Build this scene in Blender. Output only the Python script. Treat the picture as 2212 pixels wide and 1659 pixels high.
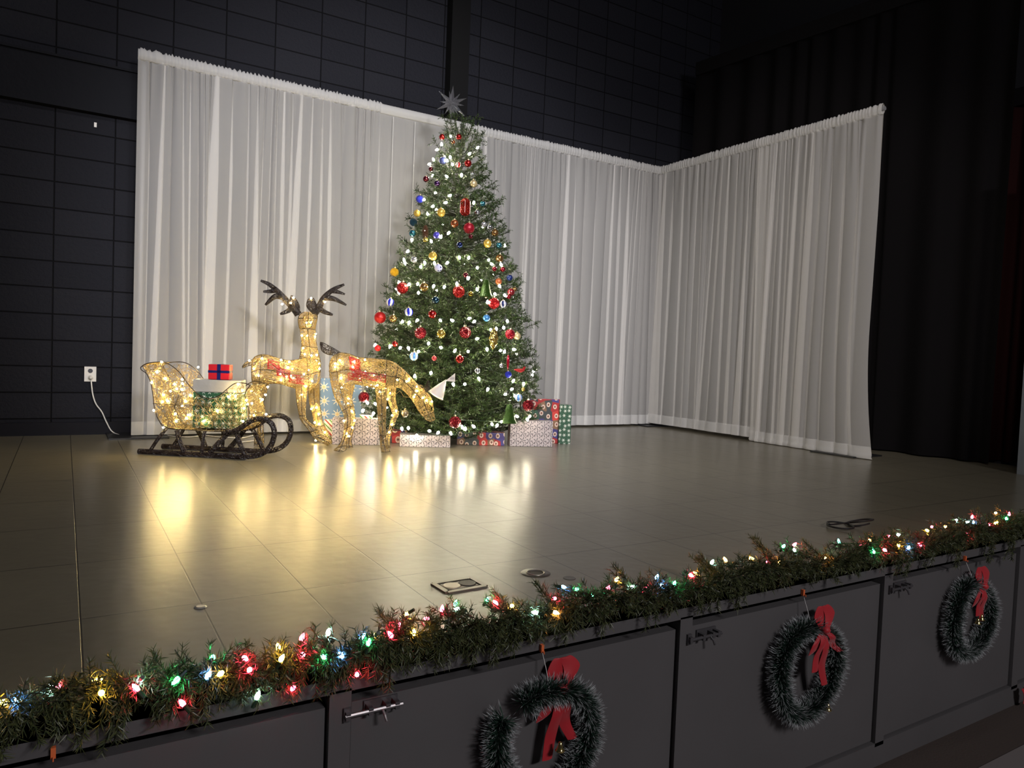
import bpy, math, random
import numpy as np
from mathutils import Vector, Matrix

random.seed(11)
rng = np.random.default_rng(11)
for o in list(bpy.data.objects):
    bpy.data.objects.remove(o)
SC = bpy.context.scene
COL = SC.collection

# ------------------------------------------------------------------ camera
W, H = 2212, 1659
FPX, YAW, PITCH, ROLL, CZ = 1572.8, .5517, .0396, .0390, .7623
CF = np.array([math.sin(YAW) * math.cos(PITCH), math.cos(YAW) * math.cos(PITCH), -math.sin(PITCH)])
_r0 = np.array([math.cos(YAW), -math.sin(YAW), 0.0]); _u0 = np.cross(_r0, CF)
CR = _r0 * math.cos(ROLL) + _u0 * math.sin(ROLL)
CU = -_r0 * math.sin(ROLL) + _u0 * math.cos(ROLL)
CC = np.array([0, 0, CZ])
cam = bpy.data.cameras.new('camera')
cam.sensor_fit = 'HORIZONTAL'; cam.sensor_width = 36.0; cam.lens = 36.0 * FPX / W
cam.clip_start = .05; cam.clip_end = 60
camo = bpy.data.objects.new('camera', cam); COL.objects.link(camo)
camo.matrix_world = Matrix(((CR[0], CU[0], -CF[0], CC[0]), (CR[1], CU[1], -CF[1], CC[1]), (CR[2], CU[2], -CF[2], CC[2]), (0, 0, 0, 1)))
SC.camera = camo

# ------------------------------------------------------------------ world, lights, exposure
world = bpy.data.worlds.new('world'); SC.world = world; world.use_nodes = True
bg = world.node_tree.nodes['Background']
bg.inputs[0].default_value = (.55, .6, .8, 1); bg.inputs[1].default_value = .012
SC.view_settings.view_transform = 'Standard'; SC.view_settings.look = 'None'
SC.view_settings.exposure = 0.0; SC.view_settings.gamma = 1.0
SC.view_settings.use_curve_mapping = False
SC.cycles.use_denoising = True
SC.cycles.max_bounces = 8; SC.cycles.diffuse_bounces = 3; SC.cycles.glossy_bounces = 4
SC.cycles.transparent_max_bounces = 40; SC.cycles.transmission_bounces = 4
SC.cycles.sample_clamp_indirect = 4.0; SC.cycles.sample_clamp_direct = 0.0
SC.cycles.caustics_reflective = False; SC.cycles.caustics_refractive = False

def area_light(name, loc, target, sx, sy, power, color, spread=180):
    l = bpy.data.lights.new(name, 'AREA'); l.shape = 'RECTANGLE'; l.size = sx; l.size_y = sy
    l.energy = power; l.color = color; l.spread = math.radians(spread)
    o = bpy.data.objects.new(name, l); COL.objects.link(o); o.location = loc
    d = Vector(target) - Vector(loc)
    o.rotation_euler = d.to_track_quat('-Z', 'Y').to_euler()
    return o
def spot(name, loc, target, power, color, size, blend=.6, radius=.25):
    l = bpy.data.lights.new(name, 'SPOT'); l.energy = power; l.color = color; l.spot_size = math.radians(size); l.spot_blend = blend; l.shadow_soft_size = radius
    o = bpy.data.objects.new(name, l); COL.objects.link(o); o.location = loc
    o.rotation_euler = (Vector(target) - Vector(loc)).to_track_quat('-Z', 'Y').to_euler()
# unseen fill spots added above the seats to brighten the white drapes
spot('drape_fill_spot', (-1.2, -2.6, 3.6), (2.8, 6.4, 1.25), 1200, (.98, .97, 1.0), 40)
spot('drape_fill_spot', (1.6, -2.6, 3.6), (2.8, 6.4, 1.25), 1200, (.98, .97, 1.0), 40)
spot('drape_fill_spot', (-2.2, -1.6, 3.6), (5.85, 5.0, 1.4), 1350, (1.0, .93, .88), 30)
area_light('overhead_fill', (2.2, 1.5, 5.4), (2.3, 6.4, 1.4), 4.2, .3, 40, (1.0, .96, .95), 110)  # unseen fill lamp added high over the stage edge, facing the drapes
# dim house light above the seats behind the camera
area_light('house_light', (2.2, -4.6, 3.8), (2.4, 1.7, -.2), 1.6, .5, 210, (1.0, .96, .99))

# ------------------------------------------------------------------ pixel helpers: a sight line met with a real surface
def ray(x, y):
    return CF + CR * (x - W / 2) / FPX - CU * (y - H / 2) / FPX
def onY(x, y, Y): d = ray(x, y); return CC + d * (Y / d[1])
def onX(x, y, X): d = ray(x, y); return CC + d * (X / d[0])
def onZ(x, y, Z=0.0): d = ray(x, y); return CC + d * ((Z - CC[2]) / d[2])
def onP(x, y, P, n): d = ray(x, y); return CC + d * (np.dot(P - CC, n) / np.dot(d, n))
def ppm(P): return FPX / np.dot(np.asarray(P) - CC, CF)      # pixels per metre at a point

# ------------------------------------------------------------------ object helpers
def tag(o, label=None, cat=None, group=None, kind=None):
    if label: o['label'] = label
    if cat: o['category'] = cat
    if group: o['group'] = group
    if kind: o['kind'] = kind
    return o
def thing(name, loc, label, cat, group=None, rz=0.0):
    o = bpy.data.objects.new(name, None); COL.objects.link(o)
    o.empty_display_size = .05; o.location = [float(a) for a in loc]; o.rotation_euler = (0, 0, rz)
    return tag(o, label, cat, group)

class MB:
    """collects verts/faces, builds ONE mesh object"""
    def __init__(s): s.v = []; s.f = []; s.n = 0; s.a = {}; s.uv = None
    def add(s, V, F, **attr):
        V = np.asarray(V, float).reshape(-1, 3); F = np.asarray(F, int)
        s.v.append(V); s.f.append(F + s.n); s.n += len(V)
        for k, val in attr.items(): s.a.setdefault(k, []).append(np.broadcast_to(val, (len(V),)).astype(float))
        return s
    def box(s, c, size, rz=0.0, R=None, bevel=0.0):
        x, y, z = [a / 2 for a in size]
        P = np.array([[-x, -y, -z], [x, -y, -z], [x, y, -z], [-x, y, -z], [-x, -y, z], [x, -y, z], [x, y, z], [-x, y, z]])
        if R is None:
            cs, sn = math.cos(rz), math.sin(rz); R = np.array([[cs, -sn, 0], [sn, cs, 0], [0, 0, 1]])
        P = P @ np.asarray(R).T + np.asarray(c)
        return s.add(P, [[0, 3, 2, 1], [4, 5, 6, 7], [0, 1, 5, 4], [1, 2, 6, 5], [2, 3, 7, 6], [3, 0, 4, 7]])
    def tubes(s, P, r, k=3, caps=False, **attr):
        """P (n,m,3) polylines of equal length; r scalar, (n,), (m,) or (n,m)"""
        P = np.asarray(P, float)
        if P.ndim == 2: P = P[None]
        n, m, _ = P.shape
        T = np.gradient(P, axis=1); T /= np.linalg.norm(T, axis=2, keepdims=True) + 1e-9
        ref = np.tile(np.array([.31, .17, .93]), (n, 1))
        mean = T.mean(axis=1); mean /= np.linalg.norm(mean, axis=1, keepdims=True) + 1e-9
        bad = np.abs((ref * mean).sum(1)) > .8; ref[bad] = [.93, .3, -.2]
        A = np.cross(T, ref[:, None, :]); A /= np.linalg.norm(A, axis=2, keepdims=True) + 1e-9
        B = np.cross(T, A)
        r = np.asarray(r, float)
        if r.ndim == 1: r = r[None, :] if len(r) == m and n != m else (r[:, None] if len(r) == n else r[None, :])
        r = np.broadcast_to(r, (n, m))
        th = np.arange(k) * 2 * math.pi / k
        V = P[:, :, None, :] + r[:, :, None, None] * (A[:, :, None, :] * np.cos(th)[None, None, :, None] + B[:, :, None, :] * np.sin(th)[None, None, :, None])
        i = np.arange(n)[:, None, None] * m * k; j = np.arange(m - 1)[None, :, None] * k; q = np.arange(k)[None, None, :]
        q2 = (q + 1) % k
        F = np.stack([i + j + q, i + j + q2, i + j + k + q2, i + j + k + q], axis=-1).reshape(-1, 4)
        s.add(V.reshape(-1, 3), F, **attr)
        if caps:
            for a in range(n):
                b0 = s.n - n * m * k + a * m * k
                s.f.append(np.array([list(range(b0 + k - 1, b0 - 1, -1))])); s.f.append(np.array([list(range(b0 + (m - 1) * k, b0 + m * k))]))
        return s
    def lathe(s, prof, k=12, c=(0, 0, 0), R=None):
        prof = np.asarray(prof, float); th = np.arange(k) * 2 * math.pi / k
        V = np.stack([prof[:, 0, None] * np.cos(th), prof[:, 0, None] * np.sin(th), np.repeat(prof[:, 1, None], k, 1)], -1).reshape(-1, 3)
        if R is not None: V = V @ np.asarray(R).T
        V = V + np.asarray(c)
        m = len(prof); i = np.arange(m - 1)[:, None] * k; q = np.arange(k)[None]; q2 = (q + 1) % k
        return s.add(V, np.stack([i + q, i + q2, i + k + q2, i + k + q], -1).reshape(-1, 4))
    def grid(s, G, close_u=False, close_v=False):
        G = np.asarray(G, float); a, b, _ = G.shape
        ii = np.arange(a if close_u else a - 1); jj = np.arange(b if close_v else b - 1)
        i, j = np.meshgrid(ii, jj, indexing='ij'); i2 = (i + 1) % a; j2 = (j + 1) % b
        return s.add(G.reshape(-1, 3), np.stack([i * b + j, i2 * b + j, i2 * b + j2, i * b + j2], -1).reshape(-1, 4))
    def prism(s, pts, vec):
        pts = np.asarray(pts, float); n = len(pts); vec = np.asarray(vec, float)
        V = np.vstack([pts, pts + vec])
        F = [[i, (i + 1) % n, n + (i + 1) % n, n + i] for i in range(n)]
        s.add(V, F); b = s.n - 2 * n
        s.f.append(np.array([list(range(b + n - 1, b - 1, -1))])); s.f.append(np.array([list(range(b + n, b + 2 * n))]))
        return s
    def needles(s, B, D, L, w):
        """thin tapered blades: base centres B, unit dirs D, lengths L, width w"""
        n = len(B); ref = rng.normal(size=(n, 3)); S = np.cross(D, ref); S /= np.linalg.norm(S, axis=1, keepdims=True) + 1e-9
        L = np.broadcast_to(L, (n,))[:, None]
        V = np.stack([B - S * w / 2, B + S * w / 2, B + D * L * .6 + S * w * .4, B + D * L, B + D * L * .6 - S * w * .4], 1).reshape(-1, 3)
        i = np.arange(n)[:, None] * 5
        tipv = np.tile([0, 0, .6, 1, .6], n); rv = np.repeat(rng.random(n), 5)
        F = np.concatenate([i + np.array([[0, 1, 2, 3, 4]])])
        return s.add(V, F, tip=tipv, rnd=rv)
    def mesh(s, name, base=(0, 0, 0)):
        V = np.vstack(s.v) - np.asarray(base, float)
        me = bpy.data.meshes.new(name)
        tot = np.concatenate([np.full(len(f), f.shape[1]) for f in s.f]); loops = np.concatenate([f.reshape(-1) for f in s.f])
        me.vertices.add(len(V)); me.vertices.foreach_set('co', V.astype(np.float32).ravel())
        me.loops.add(len(loops)); me.loops.foreach_set('vertex_index', loops.astype(np.int32))
        me.polygons.add(len(tot)); st = np.concatenate([[0], np.cumsum(tot)[:-1]])
        me.polygons.foreach_set('loop_start', st.astype(np.int32))
        for k, val in s.a.items():
            arr = np.concatenate(val)
            if len(arr) == len(V):
                at = me.attributes.new(k, 'FLOAT', 'POINT'); at.data.foreach_set('value', arr.astype(np.float32))
        me.update(calc_edges=True); me.validate(); me.shade_flat()
        return me
    def build(s, name, mat, parent=None, base=None, smooth=False):
        if base is None: base = parent_world(parent) if parent else (0, 0, 0)
        me = s.mesh(name, base); me.materials.append(mat)
        if smooth: me.shade_smooth()
        o = bpy.data.objects.new(name, me); COL.objects.link(o)
        if parent: o.parent = parent
        else: o.location = [float(a) for a in base]
        return o
def parent_world(p):
    v = np.zeros(3)
    while p: v = v + np.array(p.location); p = p.parent
    return v
def link(name, me, parent=None, loc=(0, 0, 0)):
    o = bpy.data.objects.new(name, me); COL.objects.link(o); o.parent = parent; o.location = [float(a) for a in loc]
    return o
def struct(name, mb, mat): return tag(mb.build(name, mat), kind='structure')
def spline(P, n):
    """Catmull-Rom through points (m,k) -> (n,k)"""
    P = np.asarray(P, float); m = len(P); Q = np.vstack([2 * P[0] - P[1], P, 2 * P[-1] - P[-2]])
    t = np.linspace(0, m - 1 - 1e-9, n); i = t.astype(int); f = (t - i)[:, None]
    a, b, c, d = Q[i], Q[i + 1], Q[i + 2], Q[i + 3]
    return .5 * ((2 * b) + (-a + c) * f + (2 * a - 5 * b + 4 * c - d) * f ** 2 + (-a + 3 * b - 3 * c + d) * f ** 3)
def uv_box(o):
    """box-mapped uv in metres so paper patterns keep their size"""
    me = o.data; uv = me.uv_layers.new(name='uv')
    for p in me.polygons:
        n = p.normal; 
        for li in p.loop_indices:
            co = me.vertices[me.loops[li].vertex_index].co
            if abs(n.z) > .7: uv.data[li].uv = (co.x, co.y)
            else:
                t = Vector((-n.y, n.x, 0)).normalized(); uv.data[li].uv = (co.dot(t), co.z)

# ------------------------------------------------------------------ materials
M = {}
def mat(name, col, rough=.5, metal=0.0, spec=.5, emit=None, estr=0.0, bump=None, coat=0.0, sheen=0.0, var=0.0, vscale=8.0):
    if name in M: return M[name]
    m = bpy.data.materials.new(name); m.use_nodes = True; nt = m.node_tree; b = nt.nodes['Principled BSDF']
    b.inputs['Base Color'].default_value = (*col, 1); b.inputs['Roughness'].default_value = rough
    b.inputs['Metallic'].default_value = metal; b.inputs['Specular IOR Level'].default_value = spec
    b.inputs['Coat Weight'].default_value = coat; b.inputs['Sheen Weight'].default_value = sheen
    if emit: b.inputs['Emission Color'].default_value = (*emit, 1); b.inputs['Emission Strength'].default_value = estr
    if bump or var:
        tc = nt.nodes.new('ShaderNodeTexCoord')
    if var:
        nz = nt.nodes.new('ShaderNodeTexNoise'); nz.inputs['Scale'].default_value = vscale; nz.inputs['Detail'].default_value = 6
        nt.links.new(tc.outputs['Object'], nz.inputs['Vector'])
        mx = nt.nodes.new('ShaderNodeMix'); mx.data_type = 'RGBA'
        mx.inputs[6].default_value = (*[c * (1 - var) for c in col], 1); mx.inputs[7].default_value = (*[min(1, c * (1 + var)) for c in col], 1)
        nt.links.new(nz.outputs['Fac'], mx.inputs[0]); nt.links.new(mx.outputs[2], b.inputs['Base Color'])
    if bump:
        nz = nt.nodes.new('ShaderNodeTexNoise'); nz.inputs['Scale'].default_value = bump[0]; nz.inputs['Detail'].default_value = 4
        nt.links.new(tc.outputs['Object'], nz.inputs['Vector'])
        bp = nt.nodes.new('ShaderNodeBump'); bp.inputs['Strength'].default_value = bump[1]; bp.inputs['Distance'].default_value = bump[2]
        nt.links.new(nz.outputs['Fac'], bp.inputs['Height']); nt.links.new(bp.outputs[0], b.inputs['Normal'])
    M[name] = m; return m
def N(nt, t, **kw):
    n = nt.nodes.new(t)
    for k, v in kw.items(): setattr(n, k, v)
    return n
def glow(name, col, strength):
    if name in M: return M[name]
    m = bpy.data.materials.new(name); m.use_nodes = True; nt = m.node_tree; nt.nodes.clear()
    e = N(nt, 'ShaderNodeEmission'); e.inputs[0].default_value = (*col, 1); e.inputs[1].default_value = strength
    out = N(nt, 'ShaderNodeOutputMaterial'); nt.links.new(e.outputs[0], out.inputs[0]); M[name] = m; return m
def math_n(nt, op, a, b=None, c=None):
    n = N(nt, 'ShaderNodeMath', operation=op)
    for i, v in enumerate((a, b, c)):
        if v is None: continue
        if isinstance(v, (int, float)): n.inputs[i].default_value = v
        else: nt.links.new(v, n.inputs[i])
    return n.outputs[0]
def mixc(nt, fac, a, b):
    n = N(nt, 'ShaderNodeMix'); n.data_type = 'RGBA'
    if isinstance(fac, (int, float)): n.inputs[0].default_value = fac
    else: nt.links.new(fac, n.inputs[0])
    for i, v in ((6, a), (7, b)):
        if isinstance(v, tuple): n.inputs[i].default_value = (*v, 1)
        else: nt.links.new(v, n.inputs[i])
    return n.outputs[2]

def fabric_mat(name, col, opacity, trans=.3):
    m = bpy.data.materials.new(name); m.use_nodes = True; nt = m.node_tree; nt.nodes.clear()
    d = N(nt, 'ShaderNodeBsdfDiffuse'); d.inputs[0].default_value = (*col, 1)
    t = N(nt, 'ShaderNodeBsdfTranslucent'); t.inputs[0].default_value = (*col, 1)
    tr = N(nt, 'ShaderNodeBsdfTransparent')
    a = N(nt, 'ShaderNodeMixShader'); a.inputs[0].default_value = trans
    b = N(nt, 'ShaderNodeMixShader'); b.inputs[0].default_value = opacity
    out = N(nt, 'ShaderNodeOutputMaterial')
    nt.links.new(d.outputs[0], a.inputs[1]); nt.links.new(t.outputs[0], a.inputs[2])
    nt.links.new(tr.outputs[0], b.inputs[1]); nt.links.new(a.outputs[0], b.inputs[2]); nt.links.new(b.outputs[0], out.inputs[0])
    M[name] = m; return m
def needle_mat(name, c0, c1, tipcol=None, tipfrom=.5, rough=.45):
    m = bpy.data.materials.new(name); m.use_nodes = True; nt = m.node_tree; b = nt.nodes['Principled BSDF']
    r = N(nt, 'ShaderNodeAttribute', attribute_name='rnd'); c = mixc(nt, r.outputs['Fac'], c0, c1)
    if tipcol:
        t = N(nt, 'ShaderNodeAttribute', attribute_name='tip')
        f = math_n(nt, 'MULTIPLY', math_n(nt, 'SUBTRACT', t.outputs['Fac'], tipfrom), 1 / (1 - tipfrom)); f = math_n(nt, 'MAXIMUM', f, 0.0)
        c = mixc(nt, f, c, tipcol)
    nt.links.new(c, b.inputs['Base Color']); b.inputs['Roughness'].default_value = rough
    M[name] = m; return m

def wall_mat():
    m = bpy.data.materials.new('black_block_wall'); m.use_nodes = True; nt = m.node_tree; b = nt.nodes['Principled BSDF']
    tc = N(nt, 'ShaderNodeTexCoord'); mp = N(nt, 'ShaderNodeMapping'); mp.inputs['Rotation'].default_value = (math.radians(90), 0, 0)
    sx = N(nt, 'ShaderNodeSeparateXYZ'); nt.links.new(tc.outputs['Object'], sx.inputs[0])
    cx = N(nt, 'ShaderNodeCombineXYZ')
    nt.links.new(math_n(nt, 'ADD', sx.outputs[0], 10 * .4064 + .085), cx.inputs[0]); nt.links.new(math_n(nt, 'ADD', sx.outputs[2], 10 * .2032 - .129), cx.inputs[1])
    br = N(nt, 'ShaderNodeTexBrick'); br.offset = 0.0; br.inputs['Scale'].default_value = 1.0
    br.inputs['Mortar Size'].default_value = .006; br.inputs['Mortar Smooth'].default_value = .6
    br.inputs['Brick Width'].default_value = .4064; br.inputs['Row Height'].default_value = .2032
    br.inputs['Color1'].default_value = (.0165, .017, .0225, 1); br.inputs['Color2'].default_value = (.013, .0135, .0185, 1); br.inputs['Mortar'].default_value = (.004, .004, .005, 1)
    nt.links.new(cx.outputs[0], br.inputs['Vector']); nt.links.new(br.outputs['Color'], b.inputs['Base Color'])
    nz = N(nt, 'ShaderNodeTexNoise'); nz.inputs['Scale'].default_value = 38; nz.inputs['Detail'].default_value = 6; nz.inputs['Roughness'].default_value = .65
    nt.links.new(tc.outputs['Object'], nz.inputs['Vector'])
    h = math_n(nt, 'ADD', math_n(nt, 'MULTIPLY', math_n(nt, 'SUBTRACT', 1.0, br.outputs['Fac']), 1.0), math_n(nt, 'MULTIPLY', nz.outputs['Fac'], .9))
    bp = N(nt, 'ShaderNodeBump'); bp.inputs['Strength'].default_value = .8; bp.inputs['Distance'].default_value = .009
    nt.links.new(h, bp.inputs['Height']); nt.links.new(bp.outputs[0], b.inputs['Normal'])
    b.inputs['Roughness'].default_value = .6; b.inputs['Specular IOR Level'].default_value = .08
    M['wall'] = m; return m

def stage_floor_mat():
    m = bpy.data.materials.new('painted_stage_boards'); m.use_nodes = True; nt = m.node_tree; b = nt.nodes['Principled BSDF']
    tc = N(nt, 'ShaderNodeTexCoord'); sx = N(nt, 'ShaderNodeSeparateXYZ'); nt.links.new(tc.outputs['Object'], sx.inputs[0])
    cx = N(nt, 'ShaderNodeCombineXYZ')
    nt.links.new(math_n(nt, 'ADD', sx.outputs[0], 20 * .6096 - .045), cx.inputs[0]); nt.links.new(math_n(nt, 'ADD', sx.outputs[1], 12 * .5715 - 2.262 + 4 * .5715), cx.inputs[1])
    br = N(nt, 'ShaderNodeTexBrick'); br.offset = 0.0; br.inputs['Scale'].default_value = 1.0
    br.inputs['Mortar Size'].default_value = .0026; br.inputs['Mortar Smooth'].default_value = .3
    br.inputs['Brick Width'].default_value = .3048; br.inputs['Row Height'].default_value = .5715
    br.inputs['Color1'].default_value = (.178, .158, .112, 1); br.inputs['Color2'].default_value = (.164, .145, .103, 1); br.inputs['Mortar'].default_value = (.010, .009, .007, 1)
    nt.links.new(cx.outputs[0], br.inputs['Vector'])
    n1 = N(nt, 'ShaderNodeTexNoise'); n1.inputs['Scale'].default_value = 2.2; n1.inputs['Detail'].default_value = 7; nt.links.new(tc.outputs['Object'], n1.inputs['Vector'])
    c = mixc(nt, math_n(nt, 'MULTIPLY', n1.outputs['Fac'], .5), br.outputs['Color'], (.11, .096, .068))
    nt.links.new(c, b.inputs['Base Color'])
    n2 = N(nt, 'ShaderNodeTexNoise'); n2.inputs['Scale'].default_value = 5; n2.inputs['Detail'].default_value = 5; nt.links.new(tc.outputs['Object'], n2.inputs['Vector'])
    r = math_n(nt, 'ADD', math_n(nt, 'MULTIPLY', n2.outputs['Fac'], .012), .275); nt.links.new(r, b.inputs['Roughness'])
    n3 = N(nt, 'ShaderNodeTexNoise'); n3.inputs['Scale'].default_value = 17; n3.inputs['Detail'].default_value = 1; nt.links.new(tc.outputs['Object'], n3.inputs['Vector'])
    n4 = N(nt, 'ShaderNodeTexNoise'); n4.inputs['Scale'].default_value = 3.5; n4.inputs['Detail'].default_value = 0; nt.links.new(tc.outputs['Object'], n4.inputs['Vector'])
    h = math_n(nt, 'ADD', math_n(nt, 'MULTIPLY', n3.outputs['Fac'], 1.1), math_n(nt, 'MULTIPLY', n4.outputs['Fac'], 1.8))
    h = math_n(nt, 'SUBTRACT', h, math_n(nt, 'MULTIPLY', br.outputs['Fac'], .8))
    bp = N(nt, 'ShaderNodeBump'); bp.inputs['Strength'].default_value = .45; bp.inputs['Distance'].default_value = .0026
    nt.links.new(h, bp.inputs['Height']); nt.links.new(bp.outputs[0], b.inputs['Normal'])
    b.inputs['Specular IOR Level'].default_value = .8
    M['stage_floor'] = m; return m

def paper_mat(name, base, inks, scale, points, radius, randomness=0.0, second=None, rough=.35, petal=1.5):
    """printed wrapping paper: star / flower motifs in voronoi cells of the uv"""
    m = bpy.data.materials.new(name); m.use_nodes = True; nt = m.node_tree; b = nt.nodes['Principled BSDF']
    tc = N(nt, 'ShaderNodeTexCoord'); vm = N(nt, 'ShaderNodeVectorMath', operation='SCALE'); vm.inputs['Scale'].default_value = scale
    nt.links.new(tc.outputs['UV'], vm.inputs[0])
    def layer(col, ink, off, pts, rad, thin):
        ad = N(nt, 'ShaderNodeVectorMath', operation='ADD'); ad.inputs[1].default_value = (off, off * .7, 0); nt.links.new(vm.outputs[0], ad.inputs[0])
        vo = N(nt, 'ShaderNodeTexVoronoi'); vo.voronoi_dimensions = '2D'; vo.inputs['Scale'].default_value = 1.0; vo.inputs['Randomness'].default_value = randomness
        nt.links.new(ad.outputs[0], vo.inputs['Vector'])
        su = N(nt, 'ShaderNodeVectorMath', operation='SUBTRACT'); nt.links.new(ad.outputs[0], su.inputs[0]); nt.links.new(vo.outputs['Position'], su.inputs[1])
        s2 = N(nt, 'ShaderNodeSeparateXYZ'); nt.links.new(su.outputs[0], s2.inputs[0])
        ang = math_n(nt, 'ARCTAN2', s2.outputs[1], s2.outputs[0]); cs = math_n(nt, 'COSINE', math_n(nt, 'MULTIPLY', ang, float(pts)))
        pet = math_n(nt, 'ADD', rad * (.42 if thin < 2 else .14), math_n(nt, 'MULTIPLY', math_n(nt, 'POWER', math_n(nt, 'MAXIMUM', cs, 0.0), thin), rad * (.58 if thin < 2 else .86)))
        f = math_n(nt, 'LESS_THAN', vo.outputs['Distance'], pet)
        if thin > 2: f = math_n(nt, 'MULTIPLY', f, math_n(nt, 'GREATER_THAN', vo.outputs['Distance'], rad * .12))
        return mixc(nt, f, col, ink)
    c = layer(base, inks[0], .3, points, radius, petal)
    if len(inks) > 1: c = layer(c, inks[1], .3, points, radius * .45, 1.5)
    if second: c = layer(c, second[0], .8, second[1], second[2], 3.0)
    nt.links.new(c, b.inputs['Base Color']); b.inputs['Roughness'].default_value = rough
    M[name] = m; return m
def figure_paper(name, scale):
    """busy print of little capped figures in red, green, navy and cream"""
    m = bpy.data.materials.new(name); m.use_nodes = True; nt = m.node_tree; b = nt.nodes['Principled BSDF']
    tc = N(nt, 'ShaderNodeTexCoord'); mp = N(nt, 'ShaderNodeMapping'); mp.inputs['Scale'].default_value = (scale, scale * .8, 1)
    nt.links.new(tc.outputs['UV'], mp.inputs[0])
    vo = N(nt, 'ShaderNodeTexVoronoi'); vo.voronoi_dimensions = '2D'; vo.inputs['Scale'].default_value = 1; vo.inputs['Randomness'].default_value = .45
    nt.links.new(mp.outputs[0], vo.inputs['Vector'])
    sp = N(nt, 'ShaderNodeSeparateXYZ'); nt.links.new(vo.outputs['Color'], sp.inputs[0])
    rp = N(nt, 'ShaderNodeValToRGB'); rp.color_ramp.interpolation = 'CONSTANT'; e = rp.color_ramp.elements
    e[0].position = 0; e[0].color = (.32, .02, .02, 1); e[1].position = .24; e[1].color = (.04, .045, .045, 1)
    for p, cc in ((.52, (.05, .04, .16)), (.66, (.03, .085, .05)), (.78, (.5, .04, .03)), (.9, (.2, .11, .06))):
        q = e.new(p); q.color = (*cc, 1)
    nt.links.new(sp.outputs[0], rp.inputs[0])
    c = mixc(nt, math_n(nt, 'LESS_THAN', vo.outputs['Distance'], .26), rp.outputs[0], (.66, .54, .45))
    c = mixc(nt, math_n(nt, 'LESS_THAN', vo.outputs['Distance'], .16), c, (.4, .2, .14))
    c = mixc(nt, math_n(nt, 'LESS_THAN', vo.outputs['Distance'], .08), c, (.05, .03, .03))
    nt.links.new(c, b.inputs['Base Color']); b.inputs['Roughness'].default_value = .35; M[name] = m; return m
def stripe_paper(name):
    m = bpy.data.materials.new(name); m.use_nodes = True; nt = m.node_tree; b = nt.nodes['Principled BSDF']
    tc = N(nt, 'ShaderNodeTexCoord'); s2 = N(nt, 'ShaderNodeSeparateXYZ'); nt.links.new(tc.outputs['UV'], s2.inputs[0])
    k = math_n(nt, 'FRACT', math_n(nt, 'MULTIPLY', math_n(nt, 'ADD', s2.outputs[0], s2.outputs[1]), 14.0))
    c = mixc(nt, math_n(nt, 'LESS_THAN', k, .2), (.8, .76, .66), (.55, .03, .03))
    c = mixc(nt, math_n(nt, 'MULTIPLY', math_n(nt, 'GREATER_THAN', k, .5), math_n(nt, 'LESS_THAN', k, .68)), c, (.1, .3, .06))
    nt.links.new(c, b.inputs['Base Color']); b.inputs['Roughness'].default_value = .35; M[name] = m; return m
def striped_ball(name, c0, c1, n, metal=.3):
    m = bpy.data.materials.new(name); m.use_nodes = True; nt = m.node_tree; b = nt.nodes['Principled BSDF']
    tc = N(nt, 'ShaderNodeTexCoord'); s2 = N(nt, 'ShaderNodeSeparateXYZ'); nt.links.new(tc.outputs['Object'], s2.inputs[0])
    cs = math_n(nt, 'COSINE', math_n(nt, 'MULTIPLY', math_n(nt, 'ARCTAN2', s2.outputs[1], s2.outputs[0]), float(n)))
    c = mixc(nt, math_n(nt, 'GREATER_THAN', cs, 0.0), c0, c1)
    nt.links.new(c, b.inputs['Base Color']); b.inputs['Roughness'].default_value = .15; b.inputs['Metallic'].default_value = metal; M[name] = m; return m
def glitter_mat(name, col, metal=.7, rough=.25, scale=900, dist=.004):
    m = mat(name, col, rough, metal); nt = m.node_tree; b = nt.nodes['Principled BSDF']
    tc = N(nt, 'ShaderNodeTexCoord'); vo = N(nt, 'ShaderNodeTexVoronoi'); vo.inputs['Scale'].default_value = scale; nt.links.new(tc.outputs['Object'], vo.inputs['Vector'])
    bp = N(nt, 'ShaderNodeBump'); bp.inputs['Strength'].default_value = 1; bp.inputs['Distance'].default_value = dist
    nt.links.new(vo.outputs['Distance'], bp.inputs['Height']); nt.links.new(bp.outputs[0], b.inputs['Normal']); return m

# ------------------------------------------------------------------ the setting
wall_mat(); stage_floor_mat()
paint = mat('grey_stage_paint', (.098, .093, .094), .45, bump=(9, .25, .004), var=.12, vscale=3)
black = mat('black_paint', (.016, .016, .019), .55, bump=(60, .3, .002))
YE, YW, YD, XD = 1.6876, 6.682, 6.4175, 5.8555
ZF = -.875
mb = MB().box((2.0, (YE + 7.2) / 2, -.02), (9.6, 7.2 - YE, .04)); struct('floor', mb, M['stage_floor'])
mb = MB().box((2.25, YW + .15, 2.6), (9.5, .3, 7.2)); struct('wall_back', mb, M['wall'])
mb = MB().box((7.1, 4.2, 2.6), (.2, 5.4, 7.2)); struct('wall_right', mb, black)
mb = MB().box((2.2, 4.3, 6.1), (9.9, 5.4, .1)); struct('ceiling', mb, black)
mb = MB().box((-1.2, YW - .03, 2.70), (3.5, .06, .36)); mb.box((-1.2, YW - .04, 2.89), (3.5, .08, .018)); struct('trim_1', mb, mat('black_beam', (.008, .0085, .012), .6, spec=.08, bump=(20, .5, .006)))
mb = MB().box((3.29, YW - .06, 4.4), (.2, .12, 3.2)); struct('trim_2', mb, mat('column_black', (.003, .003, .0035), .8, spec=.2))
mb = MB().box((2.25, YW - .012, .05), (9.5, .024, .1)); struct('baseboard_back', mb, mat('black_base', (.010, .010, .014), .6, spec=.1, bump=(30, .3, .003)))
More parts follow.
